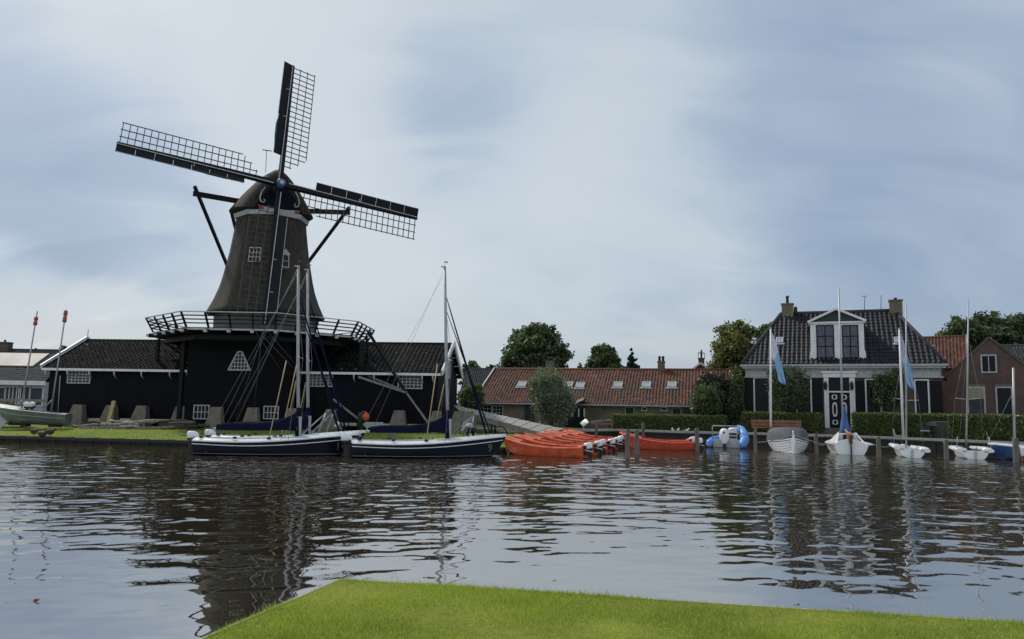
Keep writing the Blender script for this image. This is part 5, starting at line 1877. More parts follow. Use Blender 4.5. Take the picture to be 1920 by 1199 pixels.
def build_rental():
    g = 'orange rental boats moored side by side'
    ords = ['nearest orange rental boat of the long row, ropes hanging from its bow', 'second orange rental boat counted from the navy sailing boat', 'third orange rental boat counted from the navy sailing boat',
            'fourth orange rental boat counted from the navy sailing boat', 'fifth orange rental boat counted from the navy sailing boat', 'sixth orange rental boat counted from the navy sailing boat',
            'seventh orange rental boat, last but one of the row by the ramp', 'farthest orange rental boat of the row that ends by the ramp']
    s0, s1 = Vector((3.2, 32.9, 0)), Vector((7.1, 45.2, 0))
    head = math.atan2(.36, -.93)
    T = rental_boat(ords[0], s0, head, ORANGE, g)
    R = rental_boat('nearer red orange rental boat lying between the mooring posts and the quay', Vector((9.75, 40.2, 0)), math.radians(166), REDO, g)
    index_children()
    for i in range(1, 8):
        c = copy_tree(T)
        p = s0.lerp(s1, i/7)
        c.location = (p.x+.1*math.sin(i*2.2), p.y, 0.0+.02*math.sin(i*1.7))
        c.rotation_euler = (math.radians(1.5*math.sin(i*3)), 0, head+.05*math.sin(i*1.9))
        c['label'] = ords[i]
    c = copy_tree(R)
    c.location = (9.9, 42.3, .0)
    c['label'] = 'farther red orange rental boat, close under the quay by the long hedge'
    # bow ropes of the first boat
    q = s0+Vector((math.cos(head), math.sin(head), 0))*3.7
    m = MB()
    b = q+Vector((-.05, -.02, .72))
    m.tube([b, b+Vector((.12, -.16, -.4)), b+Vector((.25, -.25, -.74))], .014, 5).tube([b+Vector((.5, -.35, -.05)), b+Vector((.33, -.30, -.4)), b+Vector((.25, -.25, -.74))], .014, 5)
    m.build('mooring_rope', ROPE, T, True)


build_rental()


# ------------------------------------------------------------------ boats along the quay
def build_quay_boats():
    g = 'boats moored at the quay'
    nrm = math.atan2(.924, .383)
    # clinker launch under a grey cover, bow towards us
    bow = G(1487, 851, 0)
    hd = math.radians(-104)
    d = Vector((math.cos(hd), math.sin(hd), 0))
    L = 4.8
    st = bow-d*(L*.97)
    T = thing('launch', 'white clinker launch under a dark grey canvas cover, bow towards the water', 'boat', (st.x, st.y, 0), hd, g)
    H = Hull(L, [(0, .72), (.3, .98), (.6, 1.0), (.82, .70), (.94, .33), (1, .035)], [(0, .62), (.5, .56), (.85, .66), (1, .80)], [(0, -.1), (.6, -.2), (.93, -.1), (1, .05)], rake=.22, p=.42, q=1.5, n=26, m=10)
    hull = H.shell().build('hull', GELW, T)
    for i, t in enumerate((.42, .56, .69, .81, .92)):
        H.strake(t, .016, .0, .985, .006).build('clinker_edge', DKM if i == 4 else STEEL, hull)
    m = MB(); m.loft([[Vector((L-.08, -.05, -.12)), Vector((L+.02, -.055, -.12)), Vector((L+.02, .055, -.12)), Vector((L-.08, .05, -.12))], [Vector((L+.10, -.05, .82)), Vector((L+.28, -.05, .95)), Vector((L+.28, .05, .95)), Vector((L+.10, .05, .82))]], True, True, smooth=False)
    m.tube([(L+.12, 0, .9), (L+.10, 0, 1.16)], .025, 6)
    m.build('stem', WHITE, T)
    c = MB(); secs = []
    for u, h in ((.06, .40), (.2, .66), (.45, .74), (.7, .72), (.84, .62), (.92, .18)):
        x, y, z = H.at(u, 1.0)
        b = -y
        ring = []
        for k in range(13):
            a = math.pi*k/12
            yy = b*1.03*math.copysign(abs(math.cos(a))**.55, math.cos(a)); zz = z-.03+h*abs(math.sin(a))**.55
            ring.append(Vector((x+.02*math.sin(k*2.7+u*9), yy, zz+.012*math.sin(k*3.1+u*17))))
        secs.append(ring)
    c.loft(secs, False, False)
    for e in (0, -1): c.add(secs[e], [tuple(range(13))])
    c.build('canvas_cover', GREYC, T)
    MB().tube([(L+.1, .06, .92), (L-.2, 1.2, .55), (L-.6, 2.05, .45)], .013, 5).tube([(L+.1, -.06, .92), (L-.1, -1.0, .6), (L-.2, -1.75, .5)], .013, 5).build('mooring_rope', ROPE, T)
    # white sailing dinghy, stern towards us
    p = G(1596, 853, 0)
    hd = math.atan2(.92, .30)
    T = thing('sailing_dinghy', 'white sailing dinghy with slim mast and a blue folded sail cover', 'sailboat', (p.x, p.y, 0), hd, g)
    L = 4.5
    H = Hull(L, [(0, .80), (.3, 1.0), (.6, .92), (.85, .45), (1, .03)], [(0, .50), (.5, .5), (1, .68)], [(0, -.10), (.5, -.2), (.9, -.08), (1, .1)], rake=.2, p=.24, q=1.25)
    hull = H.shell().build('hull', GELW, T)
    H.strake(1, .04, 0, 1, 0).build('gunwale', GELW, hull)
    H.strake(.6, .012, .0, .98, .004).build('crease', STEEL, hull)
    dk = H.deck(.04, .55, .62, .1, .26, 0, .06).build('deck', GELW, T)
    w = MB()
    for s in (-1, 1):
        w.prism([(.06, s*.80, .5), (.06, s*.62, .55), (1.5, s*.40, 1.06), (1.9, s*.36, 1.08), (1.9, s*.85, .55)], (0, s*.04, .0))
        w.loft([[Vector((.0, s*1.08, .52)), Vector((.0, s*.75, .58)), Vector((.0, s*.75, .48))], [Vector((1.6, s*1.12, .55)), Vector((1.6, s*.8, .62)), Vector((1.6, s*.8, .5))]], True, True, smooth=False)
    w.prism([(1.2, -.62, .55), (1.2, .62, .55), (1.2, .45, 1.0), (1.2, -.45, 1.0)], (.5, 0, .02))
    w.build('side_deck', GELW, T)
    MB().box(1.1, 1.19, -.24, .24, .30, .96).build('hatch', DKM, T)
    mz = P(1580, 540, p.y+2).z
    mx = 2.35
    MB().tube([(mx, .12, .6), (mx-.04, .12, mz*.5), (mx-.12, .12, mz)], [.055, .052, .035], 8).build('mast', ALU, T)
    cv = MB(); secs = []
    for z, a, b in ((.90, .30, .26), (1.2, .36, .27), (1.55, .27, .2), (1.9, .16, .13), (2.25, .08, .08), (2.4, .05, .05)):
        secs.append([Vector((mx-.25+a*math.cos(2*math.pi*k/14)*(1+.18*math.sin(k*2.1+z*5)), .05+b*math.sin(2*math.pi*k/14)*(1+.15*math.sin(k*1.7+z*4)), z)) for k in range(14)])
    cv.loft(secs); cv.build('sail_cover', BLUEC, T)
    MB().tube([(-.1, 0, .62), (.9, .0, 1.0), (mx, .1, 1.35)], .04, 8).build('boom', WOODT, T)
    r = MB(); r.prism([(-.03, -.03, .95), (-.16, -.03, .9), (-.2, -.03, -.35), (-.03, -.03, -.35)], (0, .06, 0)); r.build('rudder', DKM, T)
    MB().prism([(-.05, -.09, .55), (-.05, .09, .55), (-.05, .12, 1.0), (-.05, -.06, 1.05)], (.9, 0, .08)).build('tiller_cover', WOODR, T)
    MB().tube([(.1, -1.0, .55), (.0, -1.5, .42), (.1, -1.95, .5)], .012, 5).tube([(.1, 1.0, .55), (-.1, 1.4, .42), (-.1, 1.75, .5)], .012, 5).build('mooring_rope', ROPE, T)
    # two racing dinghies
    def racer(label, px, py, hx, tilt, ytop, ptop, boom, deckm):
        p = G(px, py, 0)
        hd = math.atan2(.93, .33)+hx
        T = thing('racing_dinghy', label, 'sailboat', (p.x, p.y, 0), hd, 'small white racing dinghies')
        T.rotation_euler = (math.radians(tilt), 0, hd)
        FR[T.name] = Matrix.Translation((p.x, p.y, 0)) @ T.rotation_euler.to_matrix().to_4x4()
        L = 3.7
        H = Hull(L, [(0, .56), (.4, .62), (.75, .42), (1, .03)], [(0, .40), (.5, .38), (1, .48)], [(0, -.03), (.5, -.1), (.92, -.02), (1, .1)], rake=.12, p=.28, q=1.3, n=18)
        H.shell().build('hull', GELW, T)
        w = MB()
        for s in (-1, 1):
            secs = []
            for x, a, b, z in ((0, .36, .74, .42), (.8, .42, .82, .46), (1.7, .42, .80, .48), (2.6, .28, .42, .46)):
                secs.append([Vector((x, s*a, z-.12)), Vector((x, s*b, z-.09)), Vector((x, s*(b+.05), z)), Vector((x, s*(b-.02), z+.07)), Vector((x, s*a, z+.07))])
            w.loft(secs)
        w.build('wing', GELW, T)
        d = MB(); d.box(.05, 2.4, -.38, .38, .22, .34); d.loft([[Vector((2.3, -.42, .34)), Vector((2.3, 0, .55)), Vector((2.3, .42, .34))], [Vector((3.7, -.04, .45)), Vector((3.7, 0, .5)), Vector((3.7, .04, .45))]], True, True, smooth=False)
        d.build('deck', deckm, T)
        t = P(ptop, ytop, p.y+1.9)
        bl = Vector((1.95, 0, .35))
        inv = FR[T.name].inverted()
        tl = inv @ t
        m = MB(); m.tube([bl, bl.lerp(tl, .5)+Vector((-.03, 0, 0)), tl], [.042, .04, .025], 8)
        mast = m.build('mast', ALU, T)
        sp = bl.lerp(tl, .33)
        s_ = MB()
        for s in (-1, 1):
            s_.tube([sp, sp+Vector((-.12, s*.55, .06))], .014, 5)
        s_.build('spreader', OFFW, mast)
        wr = MB()
        for s in (-1, 1): wr.tube([(1.6, s*.72, .46), sp+Vector((-.12, s*.55, .06)), bl.lerp(tl, .75)], .006, 4)
        wr.tube([(3.6, 0, .48), bl.lerp(tl, .75)], .006, 4)
        wr.build('wire', STAY, T)
        if boom:
            MB().tube([(1.85, 0, 1.0), (.2, .75, .95), (-.3, .9, 1.25)], .03, 6).tube([(-.3, .9, 1.25), (-.05, .8, .45)], .01, 4).build('boom', ALU, T)
        else:
            for s in (-1, 1):
                MB().tube([(.3, s*.72, .48), (.35, s*.66, 1.05)], .018, 5).build('trapeze_bar', ALU, T)
            MB().tube([(.2, -.55, .5), (.3, -.62, .9), (.0, -.5, 1.3)], .012, 5).build('rope', ROPE, T)
        MB().box(-.04, .0, -.05, .05, -.1, .38).build('rudder', OFFW, T)
        return T
    racer('small white racing dinghy heeled to its right, beside the right flagpole', 1710, 858.5, 0, 5, 572, 1699, True, DECKW)
    racer('small white racing dinghy lying level, nearest the blue boat', 1830, 861.5, 0, 0, 562, 1816, False, DKM)
    # blue boat and the red one cut by the frame
    a, b = P(1845, 853, 37.2), P(1912, 862, 36.4)
    T = thing('blue_boat', 'blue hulled boat with white rail lying along the quay at the far right', 'boat', (P(1858, 850, 37.2).x+4.1, 37.2-2.0, 0), math.radians(154), g)
    L = 4.4
    H = Hull(L, [(0, .6), (.4, .78), (.8, .48), (1, .03)], [(0, .62), (.5, .55), (1, .72)], [(0, -.05), (.6, -.15), (1, .1)], rake=.25, p=.36, q=1.4)
    hull = H.shell().build('hull', BLUEH, T)
    H.strake(1, .05, 0, 1, .0).build('gunwale', WHITE, hull)
    H.deck(.1, .6, .7, .2, .1, 0, .04).build('deck', OFFW, T)
    MB().tube([(3.4, .78, .5), (2.6, .86, .12), (1.8, .84, .12), (1.0, .82, .5)], .014, 5).build('fender_rope', ROPE, T)
    mt = P(1900, 690, 36.6); mb_ = P(1902.5, 842, 36.6)
    MB().tube([mb_, mt], [.055, .05], 8).build('mast', ALU, T, True)
    MB().tube([P(1901, 732, 36.6), P(1855, 825, 37.4)], .012, 4).build('wire', STAY, T, True)
    p = G(1935, 866, 0)
    T = thing('red_boat', 'boat with white top and red bottom cut off by the right edge', 'boat', (p.x+2.75, p.y-.4, 0), math.radians(172), g)
    H = Hull(3.2, [(0, .6), (.5, .75), (.85, .4), (1, .05)], [(0, .55), (1, .62)], [(0, -.05), (1, .02)], rake=.1, p=.36, q=1.4)
    H2 = Hull(3.2, [(0, .6), (.5, .75), (.85, .4), (1, .05)], [(0, .26), (1, .26)], [(0, -.05), (1, .0)], rake=.05, p=.30, q=1.4)
    H.shell().build('hull', GELW, T)
    m = H2.shell(); m.v = [(v[0], v[1]*1.03, v[2]) for v in m.v]
    m.build('bottom', RED, T)
    H.deck(.1, .6, .7, .2, .08).build('deck', GELW, T)
    # blue inflatable with a chrome arch and engines towards us
    p = G(1363, 840, 0)
    hd = math.atan2(.90, .30)
    T = thing('inflatable_boat', 'blue inflatable boat with steel arch and big white engine', 'motorboat', (p.x, p.y, 0), hd, g)
    for s, nm in ((1, 0), (-1, 1)):
        m = MB()
        lift = .30 if s < 0 else 0
        if s > 0:
            m.tube([(-.55, .92, .26), (-.45, .92, .26), (.3, .9, .30), (1.4, .85, .34), (2.4, .5, .42), (2.9, .05, .5)], [.05, .2, .22, .22, .22, .2], 14)
        else:
            m.tube([(-.75, -.88, .20), (-.6, -.88, .24), (.0, -.98, .46), (.5, -.92, .78), (.9, -.78, 1.02), (1.2, -.62, 1.12), (2.9, .0, .55)], [.06, .22, .25, .25, .22, .16, .2], 14)
        m.build('tube', BLUE, T)
    MB().box(-.05, .02, -.72, .75, .02, .46).box(0, 2.4, -.6, .7, .12, .18).build('transom', OFFW, T)
    m = MB()
    for x in (.25,):
        m.tube([(x, .80, .35), (x, .80, 1.15), (x, .72, 1.22), (x, -.62, 1.22), (x, -.70, 1.15), (x, -.72, .5)], .035, 8)
    m.build('arch', STEEL, T)
    o = MB()
    o.lathe([(.05, -.52), (.18, -.42), (.27, -.2), (.28, .05), (.24, .25), (.12, .36), (.03, .38)], 14, (-.28, .12, .72))
    eng = o.build('outboard_motor', GELW, T)
    MB().box(-.55, -.52, .08, .17, .70, .92).build('badge', NAVY, eng)
    MB().box(-.36, -.2, .02, .2, -.4, .4).build('motor_leg', DKM, eng)
    c = MB(); c.box(.5, .9, -.55, -.05, .2, .95); c.box(.46, .5, -.5, -.1, .84, .92); c.ball((.7, -.3, 1.02), (.22, .26, .12), 12, 8)
    c.build('console', GELW, T)
    k = MB(); 
    for z in (.38, .58, .76): k.box(.44, .5, -.52, -.12, z-.05, z+.05)
    k.build('console_vent', DKM, T)
    m = MB(); m.box(.3, .75, -.05, .55, .3, .42); m.build('seat', GELW, T)


build_quay_boats()


# ------------------------------------------------------------------ grounded boats at the far left
def build_left_boats():
    st = P(128, 797, 42.2)
    T = thing('grey_sloop', 'grey green open boat standing on the grass, two thin masts leaning over it', 'boat', (st.x, 42.2, .62), math.radians(190), 'boats laid up on the mill bank')
    L = 3.45
    H = Hull(L, [(0, .55), (.4, .68), (.75, .5), (1, .06)], [(0, .62), (.5, .78), (1, .95)], [(0, .02), (.5, .06), (.85, .2), (1, .55)], rake=.1, p=.4, q=1.3)
    hull = H.shell().build('hull', GREYH, T)
    H.strake(1, .03, 0, 1, 0).build('gunwale', OFFW, hull); H.strake(.72, .015, 0, 1, .005).build('rub_strake', OFFW, hull)
    H.deck(.08, .7, .78, .3, .06).build('deck', GREYH, T)
    MB().box(.4, .9, -.3, .3, -.05, .07).box(2.0, 2.3, -.3, .3, -.05, .16).build('chock', WOODD, T)
    outboard(T, 2.15, 0, 1.0, .8, GELW, T, .3)
    # masts: each is carried by its own boat
    def mast(T, b, t, Y, red):
        pb, pt = P(*b, Y), P(*t, Y)
        m = MB().tube([pb, pt], [.05, .035], 7)
        o = m.build('mast', ALU, T, True)
        k = MB()
        d = (pt-pb).normalized()
        for i, (s, e) in enumerate(red):
            k.tube([pt-d*s, pt-d*(s+.02), pt-d*(e-.02), pt-d*e], [.05, .10, .11, .05], 8)
        k.build('red_float', FLOATR, o, True)
        q = pb.lerp(pt, .14)
        MB().tube([q, q+Vector((-.42, -.05, -.48))], .03, 6).build('strut', ALU, o, True)
    mast(T, (95, 777), (124, 581), 42.3, ((.05, .35), (.36, .72)))
    pt = P(110, 776, 42.5)
    MB().tube([P(108, 778, 42.5), P(113, 705, 42.5)], .022, 6).build('mast_stub', ALU, T, True)
    s2 = P(-6, 800, 43.0)
    T2 = thing('white_sloop', 'white boat with a pale canvas cover on the grass at the left edge', 'boat', (P(52, 800, 43.4).x, 43.4, .68), math.radians(183), 'boats laid up on the mill bank')
    H = Hull(3.4, [(0, .55), (.4, .72), (.8, .5), (1, .05)], [(0, .72), (1, .92)], [(0, .05), (.6, .08), (1, .5)], rake=.2, p=.4, q=1.3)
    h2 = H.shell().build('hull', GELW, T2)
    H.strake(.92, .03, 0, 1, .0).build('black_band', DKM, h2)
    c = MB(); secs = []
    for u, h in ((.05, .08), (.2, .2), (.6, .3), (.95, .1)):
        x, y, z = H.at(u, 1)
        secs.append([Vector((x, -y*math.cos(math.pi*k/8), z+h*math.sin(math.pi*k/8))) for k in range(9)])
    c.loft(secs, False, False); c.build('canvas_cover', OFFW, T2)
    MB().box(.5, .9, -.3, .3, -.1, .1).box(2.2, 2.6, -.3, .3, -.1, .1).build('chock', WOODD, T2)
    mast(T2, (38, 777), (70, 584), 43.4, ((.32, .55), (.56, .82)))
    outboard(T2, -.15, 0, .95, .75, GELW, T2, math.pi)
    # slanting pale board
    a, b = P(-14, 806, 41.4), P(22, 772, 41.9)
    T3 = thing('loading_board', 'pale slanting board leaning on the grey green boat', 'board', (a.x, a.y, .5), 0)
    MB().beam(a, b, .5, .05, (.3, -1, .4)).build('board', OFFW, T3, True)
    # wooden rail fence behind the boats
    f = thing('rail_fence', 'grey wooden rail fence behind the boats at the far left', 'fence', (P(-60, 755, 46.8).x, 46.8, .8))
    m = MB(); m.beam(P(-60, 749, 46.8), P(92, 752, 46.6), .08, .16); m.build('rail', WOODG, f, True)
    for px in (-40, 10, 50, 90):
        q = P(px, 752, 46.7); MB().beam((q.x, q.y, .7), (q.x, q.y, q.z+.1), .1, .1, (0, 1, 0)).build('post', WOODG, f, True)
    f = thing('white_rail_fence', 'white wooden rail fence behind the boats, in front of the modern house', 'fence', (P(-60, 763, 48.8).x, 48.8, .8))
    m = MB(); m.beam(P(-60, 758, 48.8), P(52, 760, 48.6), .06, .12); m.build('rail', OFFW, f, True)
    for px in (-40, 10, 50):
        q = P(px, 760, 48.7); MB().beam((q.x, q.y, .7), (q.x, q.y, q.z+.05), .08, .08, (0, 1, 0)).build('post', OFFW, f, True)


build_left_boats()


# ------------------------------------------------------------------ yard clutter, furniture, posts, flags
def build_posts():
    g = 'mooring posts standing in the water'
    spec = [((1177, 858), 805, .19, 'mooring post, left one of the near pair before the orange boats'), ((1194, 853), 806, .21, 'thick mooring post, right one of the near pair before the orange boats'),
            ((1206, 822), 793, .2, 'mooring post standing behind the near pair, next to white cowls'), ((1307, 846), 803, .22, 'mooring post in front of the orange boat engines beside the blue inflatable'),
            ((1417, 849), 809, .17, 'mooring post between the blue inflatable and the clinker launch'), ((1531, 852), 813, .19, 'mooring post between the clinker launch and the sailing dinghy'),
            ((1648, 857), 819, .21, 'mooring post right of the sailing dinghy with the blue cover'), ((1775, 861), 825, .22, 'mooring post between the two small racing dinghies'),
            ((1906, 867), 822, .26, 'broad mooring post at the right edge in front of the blue boat'), ((1118, 822), 792, .18, 'thin mooring post behind the long row of orange boats')]
    for (px, py), yt, w, lab in spec:
        p = G(px, py, 0)
        if px == 1118: p = P(1118, 815, 45.0)
        if px == 1206: p = P(1206, 815, 43.9)
        zt = P(px, yt, p.y).z
        r = w*.5
        m = MB()
        n = 10
        rnd = random.Random(px)
        secs = []
        for z, k in ((-.8, 1.0), (.1, 1.03), (zt*.6, 1.0), (zt-.02, .98), (zt, .86)):
            secs.append([Vector((p.x+r*k*math.cos(2*math.pi*i/n)*(1+.08*math.sin(i*2.3+px)), p.y+r*k*math.sin(2*math.pi*i/n)*(1+.08*math.sin(i*1.7+px)), z)) for i in range(n)])
        m.loft(secs)
        o = m.build('mooring_post', POSTW, origin=(p.x, p.y, 0))
        tag(o, lab, 'post', g)


def build_flags():
    for (px, yb, yt, Y, lab, fl, tilt) in ((1445, 806, 617, 48.6, 'white flagpole rising behind the red brown bench, left of the villa', 'white and light blue flag hanging limp on the left flagpole', 0),
                                     (1694, 823, 618, 45.2, 'white flagpole beside the small racing dinghies, right of the villa door', 'lilac and light blue flag hanging limp on the right flagpole', -.18)):
        b = P(px, yb, Y); t = P(px+(0 if tilt == 0 else -8), yt, Y)
        T = thing('flagpole', lab, 'flagpole', (b.x, b.y, QZ), 0, 'flagpoles on the quay')
        m = MB(); m.tube([(b.x, b.y, QZ), (b.x+(t.x-b.x)*.5, b.y, (QZ+t.z)/2), (t.x, t.y, t.z)], [.075, .065, .045], 10)
        m.build('pole', WHITE, T, True)
        MB().ball((t.x, t.y, t.z+.03), .06, 10, 6).build('finial', OFFW, T, True)
        F = thing('flag', fl, 'flag', (t.x+.05, t.y, t.z-.2), 0, 'flags on the quay')
        # limp cloth: folds fanning from the hoist to the low free corner
        nu, nv = 20, 44
        H = 3.35
        hi_t = [(0, .06), (.13, .26), (.35, .41), (.55, .55), (.62, .60), (.78, .70), (.96, .83), (1, .80)]
        lo_t = [(0, 0), (.5, .0), (.58, .16), (.78, .31), (.94, .40), (1, .66)]
        vs = []
        for jj in range(nv+1):
            v = jj/nv
            for ii in range(nu+1):
                u = ii/nu
                lo, hi = cat(lo_t, v), cat(hi_t, v)
                x = lo+(hi-lo)*u
                y = (.07*math.sin(u*8+v*4.0)+.035*math.sin(u*15-v*7))*(.3+.7*v)
                vs.append((x*(1 if tilt == 0 else .85), y, -H*v-.12*u*(1-v)))
        up, lw = MB(), MB()
        for jj in range(nv):
            for ii in range(nu):
                q = [vs[jj*(nu+1)+ii], vs[jj*(nu+1)+ii+1], vs[(jj+1)*(nu+1)+ii+1], vs[(jj+1)*(nu+1)+ii]]
                (up if (jj+.5)/nv < .36+.19*(1-(ii+.5)/nu) else lw).add(q, [(0, 1, 2, 3)], True)
        up.build('upper_cloth', M_('pale flag cloth', (.60, .62, .72), .8, .1, 3) if tilt == 0 else M_('lilac flag cloth', (.42, .42, .62), .8, .2, 3), F)
        lw.build('lower_cloth', LBLUE, F)


def build_furniture():
    # red brown bench with grey legs
    a, b = P(1409, 790, 49.0), P(1502, 790, 48.5)
    T = thing('bench', 'red brown slatted bench on the quay in front of the hedge', 'bench', (a.x, a.y, QZ), math.atan2(b.y-a.y, b.x-a.x))
    L = (Vector((b.x-a.x, b.y-a.y))).length
    zt = P(1455, 788, 48.8).z-QZ
    m = MB()
    m.box(0, L, .0, .06, zt-.17, zt).box(0, L, .0, .06, zt-.40, zt-.21)
    m.build('backrest', WOODR, T)
    m = MB()
    for i in range(3): m.box(0, L, -.48+.16*i, -.34+.16*i, .40, .45)
    m.build('seat', WOODR, T)
    for x in (.2, L-.2):
        k = MB(); k.box(x-.05, x+.05, -.46, -.38, 0, .40).box(x-.05, x+.05, .065, .13, 0, zt-.1).box(x-.05, x+.05, -.38, .065, .34, .40)
        k.build('leg', STONE, T)
    # grey cabinet, chair and table by the hedge
    p = P(1766, 822, 45.0)
    T = thing('storage_box', 'grey boarded storage box standing against the hedge', 'box', (p.x, p.y, QZ), math.radians(-30))
    hgt = P(1766, 792, 45.0).z-QZ
    MB().box(-.36, .36, -.3, .3, 0, hgt).build('body', plank_mat('grey boards', (.12, .12, .115), 0, .12), T)
    MB().box(-.40, .40, -.34, .34, hgt, hgt+.04).build('lid', WOODG, T)
    p = P(1748, 822, 44.6)
    T = thing('barbecue', 'dark covered barbecue between the garden chair and the storage box', 'barbecue', (p.x, p.y, QZ), math.radians(-30))
    MB().box(-.24, .24, -.2, .2, .75, .82).loft([[Vector((-.28, -.22, .78)), Vector((.28, -.22, .78)), Vector((.28, .22, .78)), Vector((-.28, .22, .78))], [Vector((-.2, -.14, 1.0)), Vector((.2, -.14, 1.0)), Vector((.2, .14, 1.0)), Vector((-.2, .14, 1.0))]], True, True, smooth=False).build('hood', GREYC, T)
    for x in (-.2, .2):
        for y in (-.16, .16): MB().beam((x, y, 0), (x, y, .75), .06, .06, (0, 1, 0)).build('leg', DKM, T)
    p = P(1735, 823, 44.0)
    T = thing('garden_chair', 'dark green garden chair on the quay beside the covered barbecue', 'chair', (p.x, p.y, QZ), math.radians(-25))
    m = MB()
    for i in range(5): m.box(-.24+.1*i, -.18+.1*i, .2, .23, .46, .92)
    m.box(-.25, .25, .19, .24, .88, .94)
    m.build('backrest', GREENP, T)
    MB().box(-.25, .25, -.25, .22, .42, .46).build('seat', GREENP, T)
    for x in (-.23, .23):
        for y in (-.22, .2): MB().beam((x, y, 0), (x, y, .42), .045, .045, (0, 1, 0)).build('leg', GREENP, T)
    MB().box(-.22, .22, -.22, .16, .465, .51).build('cushion', OFFW, T)
    # tilted white board on a post, and a low timber rail seat
    p = P(1094, 803, 50.0)
    T = thing('information_board', 'tilted white information board on a thin post by the inlet', 'sign', (p.x, p.y, .68), 0)
    z = P(1095, 793, 50.0).z-.68
    M = Matrix.Translation((.06, 0, z)) @ Matrix.Rotation(math.radians(-38), 4, 'Y') @ Matrix.Rotation(math.radians(25), 4, 'X')
    MB().box(-.24, .24, -.30, .30, -.03, .03, M).build('panel', WHITE, T)
    MB().beam((0, 0, 0), (.0, 0, z-.04), .08, .08, (0, 1, 0)).build('post', OFFW, T)
    p = P(1110, 800, 51.0)
    T = thing('timber_seat', 'long rough timber seat beside the end of the long hedge', 'bench', (p.x, p.y, .68), math.radians(8))
    MB().box(0, 1.35, -.16, .16, .34, .42).build('seat', WOODR, T)
    MB().beam((0, .25, .5), (1.35, .25, .66), .06, .12).build('backrest', WOODG, T)
    for x in (.15, 1.2): MB().box(x-.06, x+.06, -.12, .3, 0, .34).build('leg', WOODD, T)
    # notice board with an orange marker on the mill bank
    p = P(675, 812, 42.0)
    T = thing('bollard', 'dark green timber bollard on the mill bank beside the orange float', 'bollard', (p.x, p.y, .7), 0)
    z = P(675, 773, 42).z-.7
    MB().lathe([(.17, -.1), (.16, z-.08), (.12, z)], 10).build('shaft', GREENP, T)
    MB().box(-.19, .19, -.19, .19, z-.25, z-.2).build('band', DKM, T)
    p = P(686, 781, 41.9)
    T = thing('float', 'orange float hung on the dark green bollard', 'float', (p.x, p.y, p.z-.25), 0)
    MB().lathe([(.05, .0), (.16, .06), (.21, .2), (.18, .34), (.07, .44), (.03, .5)], 14).build('body', CONEO, T)
    MB().tube([(0, 0, .48), (-.2, 0, .52)], .015, 5).build('cord', ROPE, T)
    p = P(701, 813, 41.3)
    T = thing('notice_board', 'low white notice board on short legs in the grass by the bollard', 'sign', (p.x, p.y, .62), math.radians(-4))
    z0, z1 = P(701, 802, 41.3).z-.62, P(701, 792, 41.3).z-.62
    MB().box(-.48, .48, -.03, .03, z0, z1).build('panel', OFFW, T)
    for x in (-.38, .0): MB().box(x-.04, x+.04, -.02, .05, -.05, z0-.003).build('leg', OFFW, T)
    tm = MB()
    for i in range(3):
        z = z0+(z1-z0)*(.25+.25*i)
        for j in range(7): tm.box(-.42+.12*j, -.34+.12*j, -.034, -.031, z-.018, z+.018)
    tm.build('lettering', STEEL, T)
    p = P(734, 826, 38.2)
    T = thing('mooring_plank', 'pale upright plank at the water edge behind the boat numbered 9', 'plank', (p.x, p.y, .3), 0)
    MB().box(-.2, .2, -.03, .03, -.1, P(734, 810, 38.2).z-.3).build('board', WOODG, T)
    # old spoked wheel lying against a block
    p = P(938, 812, 37.6)
    T = thing('cart_wheel', 'old dark spoked wheel standing on the grass behind the bow numbered 9', 'wheel', (p.x, p.y, .42), math.radians(25))
    R = .36
    M = Matrix.Translation((0, 0, R)) @ Matrix.Rotation(math.radians(80), 4, 'X')
    MB().tube([M @ Vector((R*math.cos(a*math.pi/12), R*math.sin(a*math.pi/12), 0)) for a in range(25)], .03, 6).build('rim', DKM, T)
    m = MB()
    for k in range(8): m.tube([M @ Vector((0, 0, 0)), M @ Vector((R*math.cos(k*math.pi/4), R*math.sin(k*math.pi/4), 0))], .014, 5)
    m.build('spoke', DKM, T)
    MB().ball(M @ Vector((0, 0, 0)), .07, 8, 6).build('wheel_hub', DKM, T)
    # heaps under the ramp and by the hoist
    p = P(631, 815, 42.0)
    T = thing('boulder', 'rounded grey stone on the grass behind the left boats', 'stone', (p.x, p.y, .6), 0)
    m = MB(); m.ball((0, 0, .18), (.32, .28, .27), 12, 8); m.v = [(v[0]*(1+.1*math.sin(v[2]*19+v[1]*7)), v[1], v[2]) for v in m.v]; m.build('stone', STONE, T)
    p = P(632, 796, 41.6)
    T = thing('wing_mirror_board', 'small white plate on a stick above the rounded stone', 'sign', (p.x, p.y, .6), 0)
    z = p.z-.6
    M = Matrix.Translation((0, 0, z)) @ Matrix.Rotation(math.radians(40), 4, 'Y')
    MB().box(-.08, .08, -.02, .02, -.16, .16, M).build('plate', WHITE, T)
    MB().tube([(0, 0, 0), (0, 0, z)], .02, 5).build('stick', STEEL, T)


